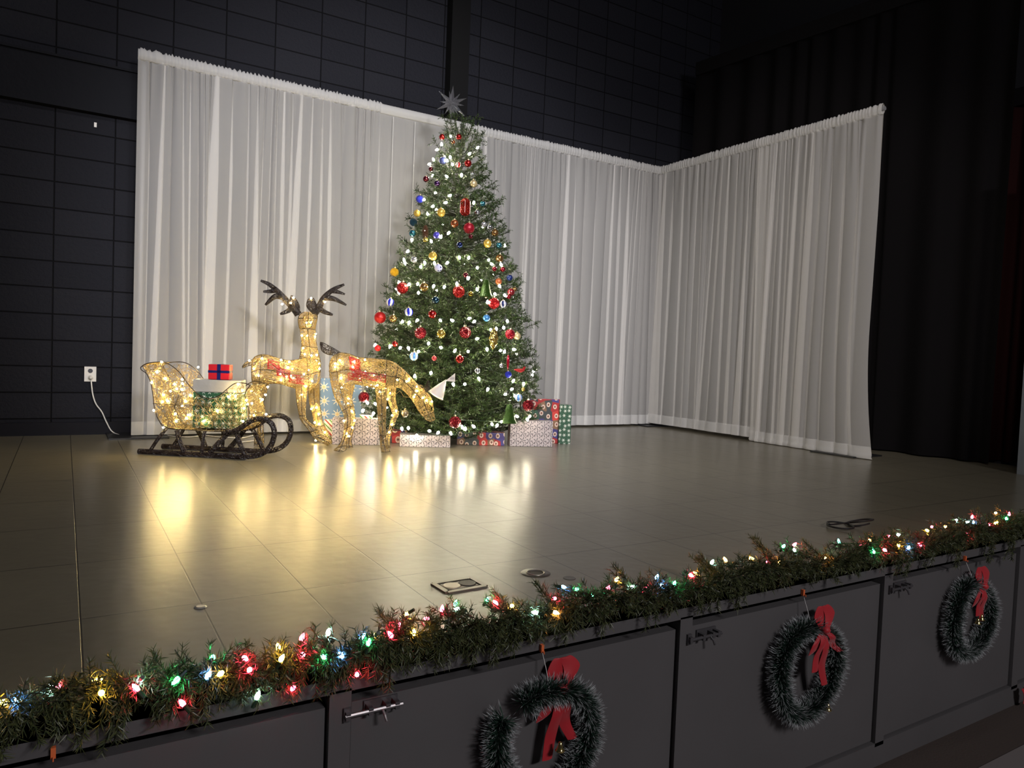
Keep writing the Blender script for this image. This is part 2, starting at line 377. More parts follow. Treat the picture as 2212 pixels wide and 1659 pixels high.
# stage front: fascia, posts and kick board in front of a shade-coloured sheet; the doors hang between the posts
mb = MB()
mb.box((2.0, YE + .03, -.038), (9.6, .06, .076))
posts = [(-.60, -.545), (.556, .611), (1.718, 1.773), (2.857, 2.917), (3.995, 4.055), (5.16, 5.22)]
for a, b_ in posts: mb.box(((a + b_) / 2, YE + .03, -.43), (b_ - a, .06, .72))
mb.box((2.0, YE + .03, (ZF - .775) / 2), (9.6, .06, -.775 - ZF))
struct('wall_stage_front', mb, paint)
mb = MB().box((2.0, YE + .12, -.45), (9.6, .04, .84)); struct('wall_void_shade', mb, mat('void_shade', (.006, .006, .006), .9))  # near-black sheet, its colour stands in for shade in the door gaps
steel = mat('worn_steel', (.32, .3, .3), .4, .8)
dkbolt = mat('painted_bolt', (.1, .095, .1), .35, .4)
def door(i, a, b_, bolt=None):
    mb = MB().box(((a + b_) / 2, YE + .035, -.44), (b_ - a - .012, .04, .655))
    d = struct('door_%d' % i, mb, paint)
    if bolt:
        x, z, m = bolt
        r = MB()
        r.tubes([[(x - .035, YE - .012, z), (x + .115, YE - .012, z)]], .0055, 8, caps=True)
        r.build('bolt_rod', m, d, base=(0, 0, 0))
        p = MB().box((x + .065, YE + .012, z), (.09, .006, .034)); p.box((x - .028, YE - .004, z), (.018, .008, .034))
        for dx in (.03, .075, .1, -.028): p.box((x + dx, YE - .002, z), (.012, .03, .02))
        p.build('bolt_plate', dkbolt, d, base=(0, 0, 0))
        k = MB().tubes([[(x + .06, YE - .012, z), (x + .063, YE - .025, z - .012), (x + .066, YE - .03, z - .026)]], .004, 6, caps=True)
        k.build('bolt_knob', m, d, base=(0, 0, 0))
    return d
def zrow(px, py): return onY(px, py, YE)
door(1, -.545, .556)
b2 = zrow(772, 1537); b3 = zrow(1500, 1377); b4 = zrow(1930, 1271)
door(2, .611, 1.718, (b2[0], b2[2], steel)); door(3, 1.773, 2.857, (b3[0], b3[2], dkbolt)); door(4, 2.917, 3.995, (b4[0], b4[2], dkbolt)); door(5, 4.055, 5.16)
mb = MB().box((2.0, .0, ZF - .02), (9.6, 6.0, .04)); struct('floor_aisle', mb, mat('brown_carpet', (.055, .04, .033), .85, bump=(120, .5, .004)))
y0 = onZ(2117, 1659, ZF)[1]
mb = MB().box((2.0, y0 - 2, ZF + .002), (9.6, 4.0, .006)); struct('floor_seating', mb, mat('pale_hall_floor', (.17, .15, .145), .6))
# proscenium side at the right edge
pr = onZ(2196, 1024)
mb = MB().box((pr[0] + .45, pr[1] - .10, 1.2), (.9, .2, 2.4), 0); struct('wall_proscenium', mb, mat('slate_paint', (.13, .15, .18), .5))

# ------------------------------------------------------------------ white drapes
sheer = fabric_mat('sheer_white', (.88, .86, .84), .42, .3)
sheer_top = fabric_mat('sheer_gathered', (.72, .71, .70), .66, .2)
sheer_hem = fabric_mat('sheer_hem', (.84, .83, .82), .46, .25)
def smooth_noise(s, n, seed):
    r = np.random.default_rng(seed); return np.interp(s, np.linspace(0, 1, n), r.normal(size=n))
def drape(label, A, B, nrm, ztop, zbot, fold, seed, depth=.014, over=1.7, taut=(0, 0), flare=0.0, group='white sheer drapes', hemh=.105, seams=()):
    A = np.array([*A, 0.0]); B = np.array([*B, 0.0]); nrm = np.array([*nrm, 0.0]); L = np.linalg.norm(B - A); dirv = (B - A) / L
    r = np.random.default_rng(seed)
    n = int(L * 300); s = np.linspace(0, 1, n); x = s * L
    ph = [0.0]; xs = [0.0]
    while xs[-1] < L: xs.append(xs[-1] + fold * float(np.clip(math.exp(r.normal() * .5), .35, 2.5))); ph.append(ph[-1] + 2 * math.pi)
    phi = np.interp(x, xs, ph)
    k = np.array(xs); amp = np.interp(x, k, r.uniform(.15, 1.5, len(k)))
    lam = np.interp(x, k[:-1], np.diff(k)); ov = np.interp(x, k, r.uniform(.8, 3.2, len(k)) * over / 1.7); drift = np.interp(x, k, r.normal(size=len(k)))
    damp = np.ones(n)
    if taut[1] > taut[0]: damp = 1 - .93 * ((x > taut[0]) & (x < taut[1]))
    damp = np.convolve(np.pad(damp, 20, mode='edge'), np.ones(41) / 41, 'valid')
    gph = phi * 2.7 + smooth_noise(s, int(L * 12) + 3, seed + 5) * 2
    def sheet(zs):
        G = np.zeros((len(zs), n, 3))
        for i, z in enumerate(zs):
            v = (ztop - z) / (ztop - zbot); e = min(1, .55 + 1.6 * v)
            ph2 = phi + .55 * math.sin(2.2 * v) * drift
            al = x + damp * e * ov * lam / (2 * math.pi) * np.sin(ph2) + .05 * drift * damp * v
            of = damp * e * amp * depth * np.cos(ph2) + damp * .006 * max(0, 1 - v * 4) * np.sin(gph) + .01 * smooth_noise(s, int(L * 4) + 3, seed + 9) * v
            if flare:
                f = np.clip((s - .35) / .65, 0, 1) ** 2 * max(0, (v - .62) / .38) ** 2
                al = al + flare * f; of = of + flare * .35 * f
            G[i] = A + np.outer(np.clip(al, -.02, L + (flare if flare else .02) * 1.2), dirv) + np.outer(of, nrm) + np.array([0, 0, z])
        return G
    root = thing('drape', (A + B) / 2 + np.array([0, 0, max(zbot, 0)]), label, 'curtain', group)
    zs = np.concatenate([np.linspace(ztop - .07, ztop - .5, 14), np.linspace(ztop - .55, zbot + hemh, 26)])
    MB().grid(sheet(zs)).build('sheer_panel', sheer, root, smooth=True)
    hz = np.linspace(zbot + hemh, zbot, 6); h = MB(); g = sheet(hz)
    if zbot <= .004:
        g[-1, :, 2] += .004; g[-2, :, :2] += .008 * nrm[:2]
    h.grid(g); h.grid(g + nrm * .006); h.build('hem', sheer_hem, root, smooth=True)
    # gathered rod pocket around the pipe
    m = int(L * 160); ss = np.linspace(0, 1, m); th = np.linspace(0, 2 * math.pi, 13)[:-1]
    ruf = np.interp(ss * L, x, damp) * (r.normal(size=m) * .5 + np.sin(ss * L * 2 * math.pi / .031 + smooth_noise(ss, int(L * 10) + 3, seed + 3) * 3))
    G = np.zeros((m, 12, 3))
    for j, t in enumerate(th):
        up = math.sin(t); ou = math.cos(t)
        rr = 1 + .17 * ruf * (.6 + .4 * up)
        G[:, j] = A + np.outer(ss * L, dirv) + np.outer(.026 * ou * rr, nrm) + np.outer((.045 * up * rr), [0, 0, 1]) + np.array([0, 0, ztop - .045])
    MB().grid(G, close_v=True).build('rod_pocket', sheer_top, root, smooth=True)
    return root
drape('white sheer drape gathered in dense folds behind the sleigh and buck', (.452, YD), (2.44, YD), (0, -1), 3.015, .018, .072, 3)
flatp = drape('nearly flat white sheer panel directly behind the christmas tree', (2.42, YD - .01), (3.52, YD - .01), (0, -1), 3.005, .02, .11, 8, taut=(-.2, .93))
for sxp in (842, 889):
    q = onY(sxp, 500, YD - .035); MB().box((q[0], YD - .034, 1.5), (.006, .002, 2.8)).build('seam', sheer_top, flatp)
drape('white sheer drape between the tree and the corner of the back row', (3.50, YD), (5.87, YD), (0, -1), 3.005, .022, .072, 21)
drape('white sheer drape on the side row nearest the corner, hem hanging clear of the floor', (XD, 6.43), (XD, 4.86), (-1, 0), 3.005, .035, .085, 34)
drape('white sheer drape at the free end of the side row, hem spreading on the floor', (XD - .025, 5.0), (XD - .025, 3.70), (-1, 0), 2.995, .002, .10, 47, depth=.018, flare=.15)
pipe_m = mat('pipe_aluminium', (.25, .25, .26), .6, .3); plate_m = mat('black_steel_plate', (.02, .02, .022), .45, .3)
def upright(x, y, label):
    t = thing('drape_stand', (x, y, 0), label, 'stand', 'pipe stands of the drapes')
    MB().tubes([[(x, y, .01), (x, y, 1.5), (x, y, 3.0)]], .02, 12, caps=True).build('pole', pipe_m, t, smooth=True)
    MB().box((x, y, .006), (.42, .42, .012)).build('base_plate', plate_m, t)
upright(.50, YD + .06, 'upright pipe and black base plate at the left end of the white drapes')
upright(3.5, YD + .05, 'upright pipe on a base plate behind the drapes by the tree')
upright(XD + .05, YD + .05, 'upright pipe on a base plate in the corner of the white drapes')
upright(XD + .06, 3.92, 'upright pipe on a base plate at the free end of the side drapes')
mb = MB().tubes([[(.455, YD, 2.97), (3.0, YD, 2.97), (XD, YD, 2.97)]], .018, 10, caps=True)
tag(mb.build('curtain_rod', pipe_m, base=(.455, YD, 2.97)), 'horizontal pipe carrying the white drapes along the back', 'rod')
mb = MB().tubes([[(XD, YD, 2.97), (XD, 5, 2.97), (XD, 3.70, 2.96)]], .018, 10, caps=True)
tag(mb.build('curtain_rod', pipe_m, base=(XD, YD, 2.97)), 'horizontal pipe carrying the white drapes along the right side', 'rod')

# black stage curtain at the right
velvet = mat('black_curtain_cloth', (.0035, .003, .0035), .9, spec=.1)
def black_curtain(label, P0, P1, zt, fold, seed, m=None):
    P0 = np.array([*P0, 0.]); P1 = np.array([*P1, 0.]); L = np.linalg.norm(P1 - P0); d = (P1 - P0) / L; nr = np.array([d[1], -d[0], 0])
    if nr @ (CC - P0) < 0: nr = -nr
    n = int(L * 60); x = np.linspace(0, L, n); r = np.random.default_rng(seed); xs = [0.]
    while xs[-1] < L: xs.append(xs[-1] + fold * r.uniform(.5, 1.6))
    phi = np.interp(x, xs, np.arange(len(xs)) * 2 * math.pi); am = np.interp(x, xs, r.uniform(.5, 1.2, len(xs)))
    t = thing('stage_curtain', (P0 + P1) / 2, label, 'curtain')
    zs = np.linspace(zt - .15, .015, 24); G = np.zeros((24, n, 3))
    for i, z in enumerate(zs):
        v = 1 - z / zt
        G[i] = P0 + np.outer(x + .03 * v * np.sin(phi * .5), d) + np.outer(.055 * am * (.4 + .6 * v) * np.cos(phi + .4 * math.sin(2 * v)), nr) + np.array([0, 0, z])
    MB().grid(G).build('curtain_cloth', m or velvet, t, smooth=True)
    MB().box(tuple((P0 + P1) / 2 + nr * .01 + np.array([0, 0, zt - .08])), (L, .05, .15), math.atan2(d[1], d[0])).build('heading', mat('curtain_heading', (.006, .0055, .006), .9, spec=.1), t)
black_curtain('tall black stage curtain hanging right of the white drapes', (6.25, 6.3), (6.62, 3.05), 4.25, .28, 5)
black_curtain('dark maroon curtain glimpsed in the gap beyond the black stage curtain', (6.9, 3.6), (6.9, 2.2), 3.2, .12, 9, mat('maroon_cloth', (.012, .002, .002), .9, spec=.1))

# ------------------------------------------------------------------ outlet, cord, wall tag
white_pl = mat('white_plastic', (.78, .75, .7), .35)
op = onY(195, 808, YW)
t = thing('wall_outlet', op, 'white duplex wall outlet on the black block wall', 'outlet')
MB().box(op + np.array([0, -.004, 0]), (.082, .010, .118)).build('cover_plate', white_pl, t)
for dz, nm in ((.026, 'socket'), (-.026, 'socket')):
    MB().lathe([(0, .0), (.017, .0), (.017, -.003), (0, -.003)], 14, op + np.array([0, -.010, dz]), np.array([[1, 0, 0], [0, 0, 1], [0, 1, 0]])).build(nm, mat('socket_dark', (.03, .03, .045), .4) if dz > 0 else mat('socket_ivory', (.55, .5, .42), .4), t)
cord_px = [(197, 825), (200, 850), (207, 872), (220, 890), (230, 912), (242, 932)]
cp = [onY(x, y, YW - .035) for x, y in cord_px]
cp[0] = op + np.array([.004, -.02, -.03])
for (x, y) in [(262, 941), (292, 946), (318, 944), (340, 936), (358, 940), (380, 943), (410, 944), (440, 941), (475, 944), (520, 946), (548, 941), (560, 950), (520, 955)]:
    q = onZ(x, y, .006); q[1] = min(q[1], 6.55); cp.append(q)
cp = spline(np.array(cp), 120); cp[:, 2] = np.maximum(cp[:, 2], .005)
t = thing('extension_cord', op + np.array([0, -.03, -.03]), 'white extension cord running from the wall outlet across the floor to the sleigh', 'cord')
MB().tubes([cp], .0052, 7).build('cable', white_pl, t, smooth=True)
MB().lathe([(0, .0), (.015, 0), (.014, -.03), (.007, -.036), (0, -.036)], 10, op + np.array([.004, -.012, -.026]), np.array([[1, 0, 0], [0, 0, 1], [0, 1, 0]])).build('plug', mat('plug_white', (.7, .66, .6), .4), t)
q = onY(206, 270, YW)
tag(MB().box(q + np.array([0, -.003, 0]), (.018, .006, .036)).build('wall_tag', white_pl, base=q), 'tiny white tag stuck high on the black block wall', 'tag')

# ------------------------------------------------------------------ fittings set in the stage floor
fb = thing('floor_box', onZ(992, 1266), 'rectangular floor box with two round lids set in the stage boards', 'floor outlet')
tan = mat('floorbox_metal', (.2, .18, .15), .35, .5, var=.2, vscale=30); dark = mat('recess_shade', (.012, .01, .009), .6)
c4 = [onZ(935, 1262), onZ(1017, 1250), onZ(1048, 1267), onZ(967, 1282)]
cen = sum(c4) / 4; ex = (c4[1] - c4[0] + c4[2] - c4[3]) / 2; ey = (c4[0] - c4[3] + c4[1] - c4[2]) / 2
fw, fh, fa = np.linalg.norm(ex), np.linalg.norm(ey), math.atan2(ex[1], ex[0])
Rz = np.array([[math.cos(fa), -math.sin(fa), 0], [math.sin(fa), math.cos(fa), 0], [0, 0, 1]])
mb = MB()
for dx, dy, sx_, sy_ in ((0, fh / 2, fw, .018), (0, -fh / 2, fw, .018), (fw / 2, 0, .018, fh), (-fw / 2, 0, .018, fh)): mb.box(cen + Rz @ np.array([dx, dy, .0025]), (sx_ + .0, sy_, .005), fa)
mb.build('frame', tan, fb)
MB().box(cen + np.array([0, 0, .001]), (fw - .012, fh - .012, .002), fa).build('shade_plate', dark, fb)  # thin plate coloured near-black as the shade inside the frame
MB().box(cen + np.array([0, 0, .0018]), (fw * .78, fh * .62, .0024), fa).build('cover_plate', tan, fb)
for dx, m_ in ((-.028, mat('lid_bright', (.55, .48, .38), .4, .3)), (.03, mat('lid_dark', (.05, .042, .036), .5))):
    MB().lathe([(0, .006), (.028, .006), (.030, .003)], 20, cen + Rz @ np.array([dx, 0, 0])).build('lid', m_, fb)
hp = onZ(1157, 1238)
t = thing('floor_socket', hp, 'round dark floor socket with a metal ring near the garland', 'floor outlet')
MB().lathe([(.028, .001), (.029, .004), (.033, .004), (.034, .001)], 28, hp).build('ring', mat('socket_ring', (.3, .27, .23), .35, .7), t, smooth=True)
MB().lathe([(.033, .0012), (.052, .0016), (.053, .0003)], 28, hp).build('flange', mat('flange_paint', (.075, .065, .052), .3), t, smooth=True)
MB().lathe([(0, .0015), (.0285, .0015)], 28, hp).build('shade_disc', dark, t)  # flat disc, the darkness of the hole is put into its colour
hp = onZ(1230, 1249)
tag(MB().lathe([(0, .0012), (.021, .0015), (.0225, .0002)], 24, hp).build('floor_disc', mat('flange_paint', (.07, .06, .05), .3), base=hp), 'small painted round cap beside the dark floor socket', 'floor disc')
hp = onZ(433, 1312)
tag(MB().lathe([(0, .004), (.012, .004), (.018, .001)], 20, hp).build('floor_disc', mat('disc_metal', (.6, .58, .52), .3, .6), base=hp), 'small pale metal disc on the open left part of the stage floor', 'floor disc')
pts = []
c0 = onZ(1815, 1141); c1 = onZ(1855, 1136)
for i in range(30): a = i / 29 * 2 * math.pi * 1.15; pts.append(c0 + np.array([.055 * math.cos(a + 2), .06 * math.sin(a + 2), .008 + .012 * i / 29]))
for i in range(34): a = i / 33 * 2 * math.pi * 1.25; pts.append(c1 + np.array([.065 * math.cos(a + 3), .06 * math.sin(a + 3), .02 + .02 * math.sin(i / 5)]))
tag(MB().tubes([spline(np.array(pts), 160)], .0045, 6).build('cable_coil', mat('black_rubber', (.012, .012, .013), .5), base=c0), 'loose coil of thin black cable on the stage behind the garland', 'cable')

# ------------------------------------------------------------------ light bulbs
def bulb_mesh(name, r, l, m):
    mb = MB().lathe([(.0008, l), (r * .6, l * .8), (r, l * .4), (r * .75, .1 * l), (.001, 0)], 7); me = mb.mesh(name); me.materials.append(m); me.shade_smooth(); return me
WHITE = glow('bulb_white', (1.0, .91, .66), 115.0)
WARM = glow('bulb_warm', (1.0, .75, .31), 300.0)
GLOW = {'R': glow('bulb_red', (1.0, .035, .07), 120.0), 'Y': glow('bulb_amber', (1.0, .50, .06), 95.0), 'O': glow('bulb_orange', (1.0, .36, .08), 95.0),
        'G': glow('bulb_green', (.06, .9, .28), 80.0), 'B': glow('bulb_blue', (.12, .32, 1.0), 88.0), 'W': glow('bulb_pale', (.5, .95, .85), 75.0)}
WHITE_ME = bulb_mesh('bulb', .011, .033, WHITE); WARM_ME = bulb_mesh('bulb', .0072, .015, WARM)
GLOW_ME = {k: bulb_mesh('bulb', .0060, .020, v) for k, v in GLOW.items()}
socket_m = mat('green_socket', (.01, .03, .015), .5); wire_g = mat('green_wire', (.012, .03, .016), .5)
sm = MB().lathe([(.0, -.018), (.0045, -.018), (.005, 0), (.003, .002)], 7); SOCK_ME = sm.mesh('socket'); SOCK_ME.materials.append(socket_m)
def bulb(me, parent, P, d=None, name='bulb', socket=False):
    o = link(name, me, parent, np.asarray(P) - parent_world(parent))
    if d is not None: o.rotation_euler = Vector(d).to_track_quat('Z', 'Y').to_euler()
    if socket: link('socket', SOCK_ME, o)
    return o

# ------------------------------------------------------------------ the tree
TX, TY = 2.87, 5.65
TZ = np.array([.08, .16, .40, .60, .76, .96, 1.16, 1.36, 1.52, 1.68, 1.84, 2.0, 2.17, 2.37, 2.57, 2.66, 2.74])
TR = np.array([.55, .76, .77, .72, .69, .66, .60, .545, .485, .435, .385, .345, .28, .20, .14, .09, .02])
def tree_R(z): return np.interp(z, TZ, TR)
def on_tree(px, py, k=1.0, extra=0.0):
    d = ray(px, py); ts = np.linspace(4.2, 8.0, 1600) / np.dot(d, CF) * 1.0
    P = CC + ts[:, None] * d; rad = np.hypot(P[:, 0] - TX, P[:, 1] - TY); g = rad - (tree_R(P[:, 2]) * k + extra)
    i = np.argmax(g <= 0) if (g <= 0).any() else int(np.argmin(g))
    return P[i]

ORN = []  # filled below: positions kept clear of needles
orn_px = [
 # x, y, radius px, finish, colour, label
 (955, 296, 6.2, 'shiny', 'red', 'small shiny red ball left of the topmost light on the tree'),
 (991, 296, 6.2, 'shiny', 'red', 'small shiny red ball right of the topmost light on the tree'),
 (979, 307, 4.2, 'shiny', 'copper', 'tiny copper ball just under the topmost light'),
 (956, 347, 7.8, 'matte', 'slate', 'slate blue matte ball near the tree top'),
 (1011, 353, 7.6, 'shiny', 'red', 'red ball at the right edge level with the slate blue ball'),
 (931, 365, 5.2, 'shiny', 'maroon', 'small dark red ball below two lights on the upper left edge'),
 (990, 356, 6.0, 'swirl', 'red', 'red and white swirl ball between lights near the tree top'),
 (920, 387, 6.5, 'shiny', 'maroon', 'maroon ball with yellow glint on the upper left edge'),
 (944, 396, 6.5, 'shiny', 'purple', 'small dark purple ball below the maroon one, upper tree'),
 (1020, 376, 4.0, 'shiny', 'silver', 'tiny silver ball above the pale gold ball, upper right'),
 (1023, 397, 8.0, 'clear', 'palegold', 'pale gold frosted ball on the upper right of the tree'),
 (907, 430, 8.2, 'glitter', 'blue', 'bright blue glitter ball on the upper left edge'),
 (901, 461, 7.6, 'clear', 'gold', 'gold ball between the bright blue ball and a dark teal one'),
 (953, 459, 9.2, 'clear', 'gold', 'large translucent gold ball left of the red sequin lantern'),
 (893, 480, 8.2, 'glitter', 'navyteal', 'dark teal glitter ball hanging off the left edge'),
 (891, 504, 7.4, 'shiny', 'teal', 'teal ball with a light shining just below it, left edge'),
 (943, 508, 7.2, 'matte', 'violet', 'violet blue ball half hidden beside the pinecone'),
 (919, 518, 5.4, 'shiny', 'gold', 'small gold ball under the pinecone'),
 (1013, 493, 11.8, 'matte', 'crimson', 'large satin crimson ball right of centre, upper middle'),
 (1017, 511, 5.0, 'shiny', 'maroon', 'tiny maroon ball under the large satin crimson ball'),
 (982, 483, 8.6, 'shiny', 'copper', 'copper ball left of the large satin crimson ball'),
 (993, 529, 6.6, 'shiny', 'navy', 'small dark blue ball hanging on a thread in mid tree'),
 (1043, 440, 5.6, 'shiny', 'teal', 'small teal ball right of the red sequin lantern'),
 (1031, 459, 6.2, 'ring', 'silver', 'silver ringed ball under the lantern on the right'),
 (1045, 485, 6.2, 'shiny', 'silver', 'silver ball beside a bright light on the right edge'),
 (1058, 491, 6.2, 'ring', 'silver', 'silver ringed ball on the right edge above the bronze ball'),
 (1069, 503, 8.0, 'shiny', 'bronze', 'shiny bronze ball on the right edge, upper of two'),
 (1053, 526, 9.0, 'clear', 'gold', 'gold frosted ball on the right, under the upper bronze ball'),
 (1078, 530, 6.6, 'shiny', 'teal', 'teal ball hanging off the right edge beside a gold one'),
 (935, 553, 9.2, 'clear', 'gold', 'gold frosted ball above the lavender dotted ball'),
 (1079, 558, 8.6, 'shiny', 'bronze', 'shiny dark bronze ball on the right edge, lower of two'),
 (895, 561, 7.0, 'shiny', 'silver', 'silver mirror ball on the left above the yellow ball'),
 (852, 588, 9.2, 'glitter', 'yellow', 'yellow gold glitter ball at the left edge'),
 (869, 622, 12.4, 'beaded', 'red', 'large red beaded ball at the left among four lights'),
 (916, 620, 9.4, 'shiny', 'browngold', 'shiny brown gold ball right of the large red beaded one'),
 (947, 579, 8.6, 'dotted', 'lavender', 'pale lavender ball with dark dots in mid tree'),
 (843, 653, 8.6, 'stripe', 'blue', 'blue and white striped ball near the left edge, upper one'),
 (883, 674, 9.2, 'stripe', 'blue', 'blue and white striped ball left of centre above three lights'),
 (941, 648, 8.0, 'shiny', 'navyteal', 'shiny dark teal ball near the middle of the tree'),
 (821, 686, 12.4, 'matte', 'red', 'large satin red ball hanging clear off the left edge'),
 (849, 688, 8.0, 'shiny', 'browngold', 'greenish gold ball beside the large satin red one at left'),
 (934, 679, 9.0, 'shiny', 'red', 'shiny red ball in the middle between two striped balls'),
 (1006, 594, 5.6, 'shiny', 'maroon', 'small maroon ball hanging on a long thread in mid tree'),
 (991, 630, 13.0, 'beaded', 'red', 'large red beaded ball at the centre of the tree'),
 (1077, 608, 7.0, 'matte', 'copper', 'matte copper ball right of the green mesh bell'),
 (1104, 631, 8.0, 'shiny', 'rosered', 'rose red ball sticking out at the right edge'),
 (1112, 625, 5.0, 'shiny', 'bronze', 'small bronze ball behind the rose red ball at the edge'),
 (1099, 641, 5.0, 'shiny', 'crimson', 'small crimson ball below the rose red ball at the edge'),
 (1067, 655, 12.0, 'beaded', 'brightred', 'large bright red beaded ball on the right beside a striped one'),
 (1087, 657, 8.2, 'stripe', 'navy', 'navy and white striped ball at the right edge'),
 (1068, 581, 5.2, 'shiny', 'crimson', 'small red ball under the lower bronze ball, left of a pair'),
 (1086, 582, 5.6, 'shiny', 'crimson', 'small red ball under the lower bronze ball, right of a pair'),
 (1017, 635, 5.4, 'ring', 'gold', 'small gold and silver ball right of the central beaded ball'),
 (1051, 687, 7.6, 'matte', 'skyblue', 'matte sky blue ball on the right of the tree'),
 (1101, 600, 6.6, 'matte', 'navy', 'dark navy ball half behind a branch at the right edge'),
 (908, 719, 12.6, 'beaded', 'darkred', 'large dark red beaded ball left of the gold mirror ball'),
 (953, 721, 9.6, 'shiny', 'gold', 'gold mirror ball between two large dark red beaded balls'),
 (853, 743, 6.2, 'shiny', 'red', 'small shiny red ball on the left just above the doe'),
 (894, 770, 9.2, 'stripe', 'paleblue', 'pale blue and white striped ball above the back of the doe'),
 (938, 774, 5.4, 'matte', 'rosered', 'small rose ball right of the pale blue striped one'),
 (1005, 718, 12.6, 'beaded', 'darkred', 'large dark red beaded ball right of the gold mirror ball'),
 (1102, 722, 10.6, 'beaded', 'crimson', 'crimson beaded ball at the right edge in front of a gold one'),
 (1117, 726, 8.0, 'clear', 'palegold', 'pale gold ball at the right edge behind the crimson beaded one'),
 (993, 776, 9.0, 'shiny', 'red', 'shiny red ball right above the paper cone'),
 (1031, 801, 6.2, 'ring', 'silver', 'silver ball hanging on a long thread over a bright light'),
 (1083, 790, 5.2, 'ring', 'silver', 'small silver ball left of the red icicle'),
 (1098, 809, 7.2, 'glitter', 'blue', 'blue glitter ball below the red icicle'),
 (1120, 859, 8.2, 'stripe', 'paleblue', 'blue and white striped ball beside a light at the lower right'),
 (1141, 876, 12.0, 'beaded', 'darkred', 'dark red beaded ball at the lower right over the gifts'),
 (1130, 841, 4.4, 'shiny', 'gold', 'tiny gold ball under a light at the lower right edge'),
 (786, 858, 11.6, 'beaded', 'darkred', 'dark red beaded ball at the lower left beside the blue gift'),
 (875, 893, 8.6, 'clear', 'smoke', 'smoky clear ball low on the tree between the doe and its nose'),
 (983, 912, 13.0, 'beaded', 'darkred', 'dark red beaded ball hanging low at the foot of the tree'),
 (816, 752, 6.6, 'matte', 'brightred', 'small bright red ball at the far left below a light'),
]
CLR = dict(red=(.42, .012, .012), copper=(.5, .14, .05), slate=(.08, .10, .28), maroon=(.12, .008, .02), purple=(.06, .02, .1), silver=(.7, .7, .72), palegold=(.62, .5, .27),
           blue=(.02, .03, .5), gold=(.62, .42, .08), navyteal=(.01, .05, .09), teal=(.04, .2, .27), violet=(.07, .06, .42), crimson=(.3, .006, .02), navy=(.012, .025, .12), bronze=(.25, .13, .04),
           yellow=(.75, .42, .02), browngold=(.36, .2, .06), lavender=(.5, .5, .72), rosered=(.42, .04, .05), brightred=(.7, .02, .025), skyblue=(.06, .22, .5), darkred=(.2, .004, .012), paleblue=(.1, .28, .75), smoke=(.16, .13, .09))
def orn_mat(fin, c):
    k = 'orn_%s_%s' % (fin, c)
    if k in M: return M[k]
    col = CLR[c]
    if fin == 'shiny': return mat(k, col, .08, .75, coat=.6)
    if fin == 'matte': return mat(k, col, .34, .35)
    if fin == 'clear': return mat(k, col, .16, .45, coat=.4, bump=(90, .25, .004))
    if fin == 'glitter': return glitter_mat(k, col, .6, .3, 500)
    if fin == 'beaded': return glitter_mat(k, col, .65, .14, 190, .010)
    if fin in ('stripe',): return striped_ball(k, (.75, .74, .78), col, 5)
    if fin == 'swirl': return striped_ball(k, (.75, .7, .66), col, 4)
    if fin == 'dotted': return paper_like_dots(k, col)
    if fin == 'ring': return mat(k, col, .12, .95)
def paper_like_dots(k, col):
    m = bpy.data.materials.new(k); m.use_nodes = True; nt = m.node_tree; b = nt.nodes['Principled BSDF']
    tc = N(nt, 'ShaderNodeTexCoord'); vo = N(nt, 'ShaderNodeTexVoronoi'); vo.inputs['Scale'].default_value = 45; vo.inputs['Randomness'].default_value = .3
    nt.links.new(tc.outputs['Object'], vo.inputs['Vector'])
    nt.links.new(mixc(nt, math_n(nt, 'LESS_THAN', vo.outputs['Distance'], .3), col, (.03, .03, .16)), b.inputs['Base Color']); b.inputs['Roughness'].default_value = .15; M[k] = m; return m
BALL = {}
def ball_mesh(fin, c):
    k = fin + c
    if k in BALL: return BALL[k]
    a = np.linspace(math.pi / 2, -math.pi / 2, 15); R_ = .03
    rad = np.cos(a) * R_
    if fin == 'ring': rad = rad * (1 + .07 * np.sign(np.sin(a * 9)))
    prof = np.stack([np.maximum(rad, .0003), np.sin(a) * R_], 1)
    me = MB().lathe(prof, 22).mesh('ball'); me.materials.append(orn_mat(fin, c)); me.shade_smooth(); BALL[k] = me; return me
capm = mat('ornament_cap', (.6, .5, .3), .3, .9)
cap_me = MB().lathe([(.0, .0372), (.0055, .037), (.0065, .033), (.0075, .028)], 10).mesh('cap'); cap_me.materials.append(capm)
hook_me = MB().tubes([[(0, 0, .037), (0, .001, .045), (.003, .002, .056), (.007, 0, .05)]], .0007, 4).mesh('hook'); hook_me.materials.append(steel)
for (px, py, rp, fin, c, lab) in orn_px:
    P = on_tree(px, py, 1.02, .01); r_ = rp / ppm(P) * 1.02
    ORN.append((P, r_))
    o = thing('bauble', P, lab, 'ornament', 'baubles on the tree'); o.scale = (r_ / .03,) * 3; o.rotation_euler = (rng.uniform(-.12, .12), rng.uniform(-.12, .12), rng.uniform(0, 6.28))
    link('ball', ball_mesh(fin, c), o); link('cap', cap_me, o); link('hook', hook_me, o)

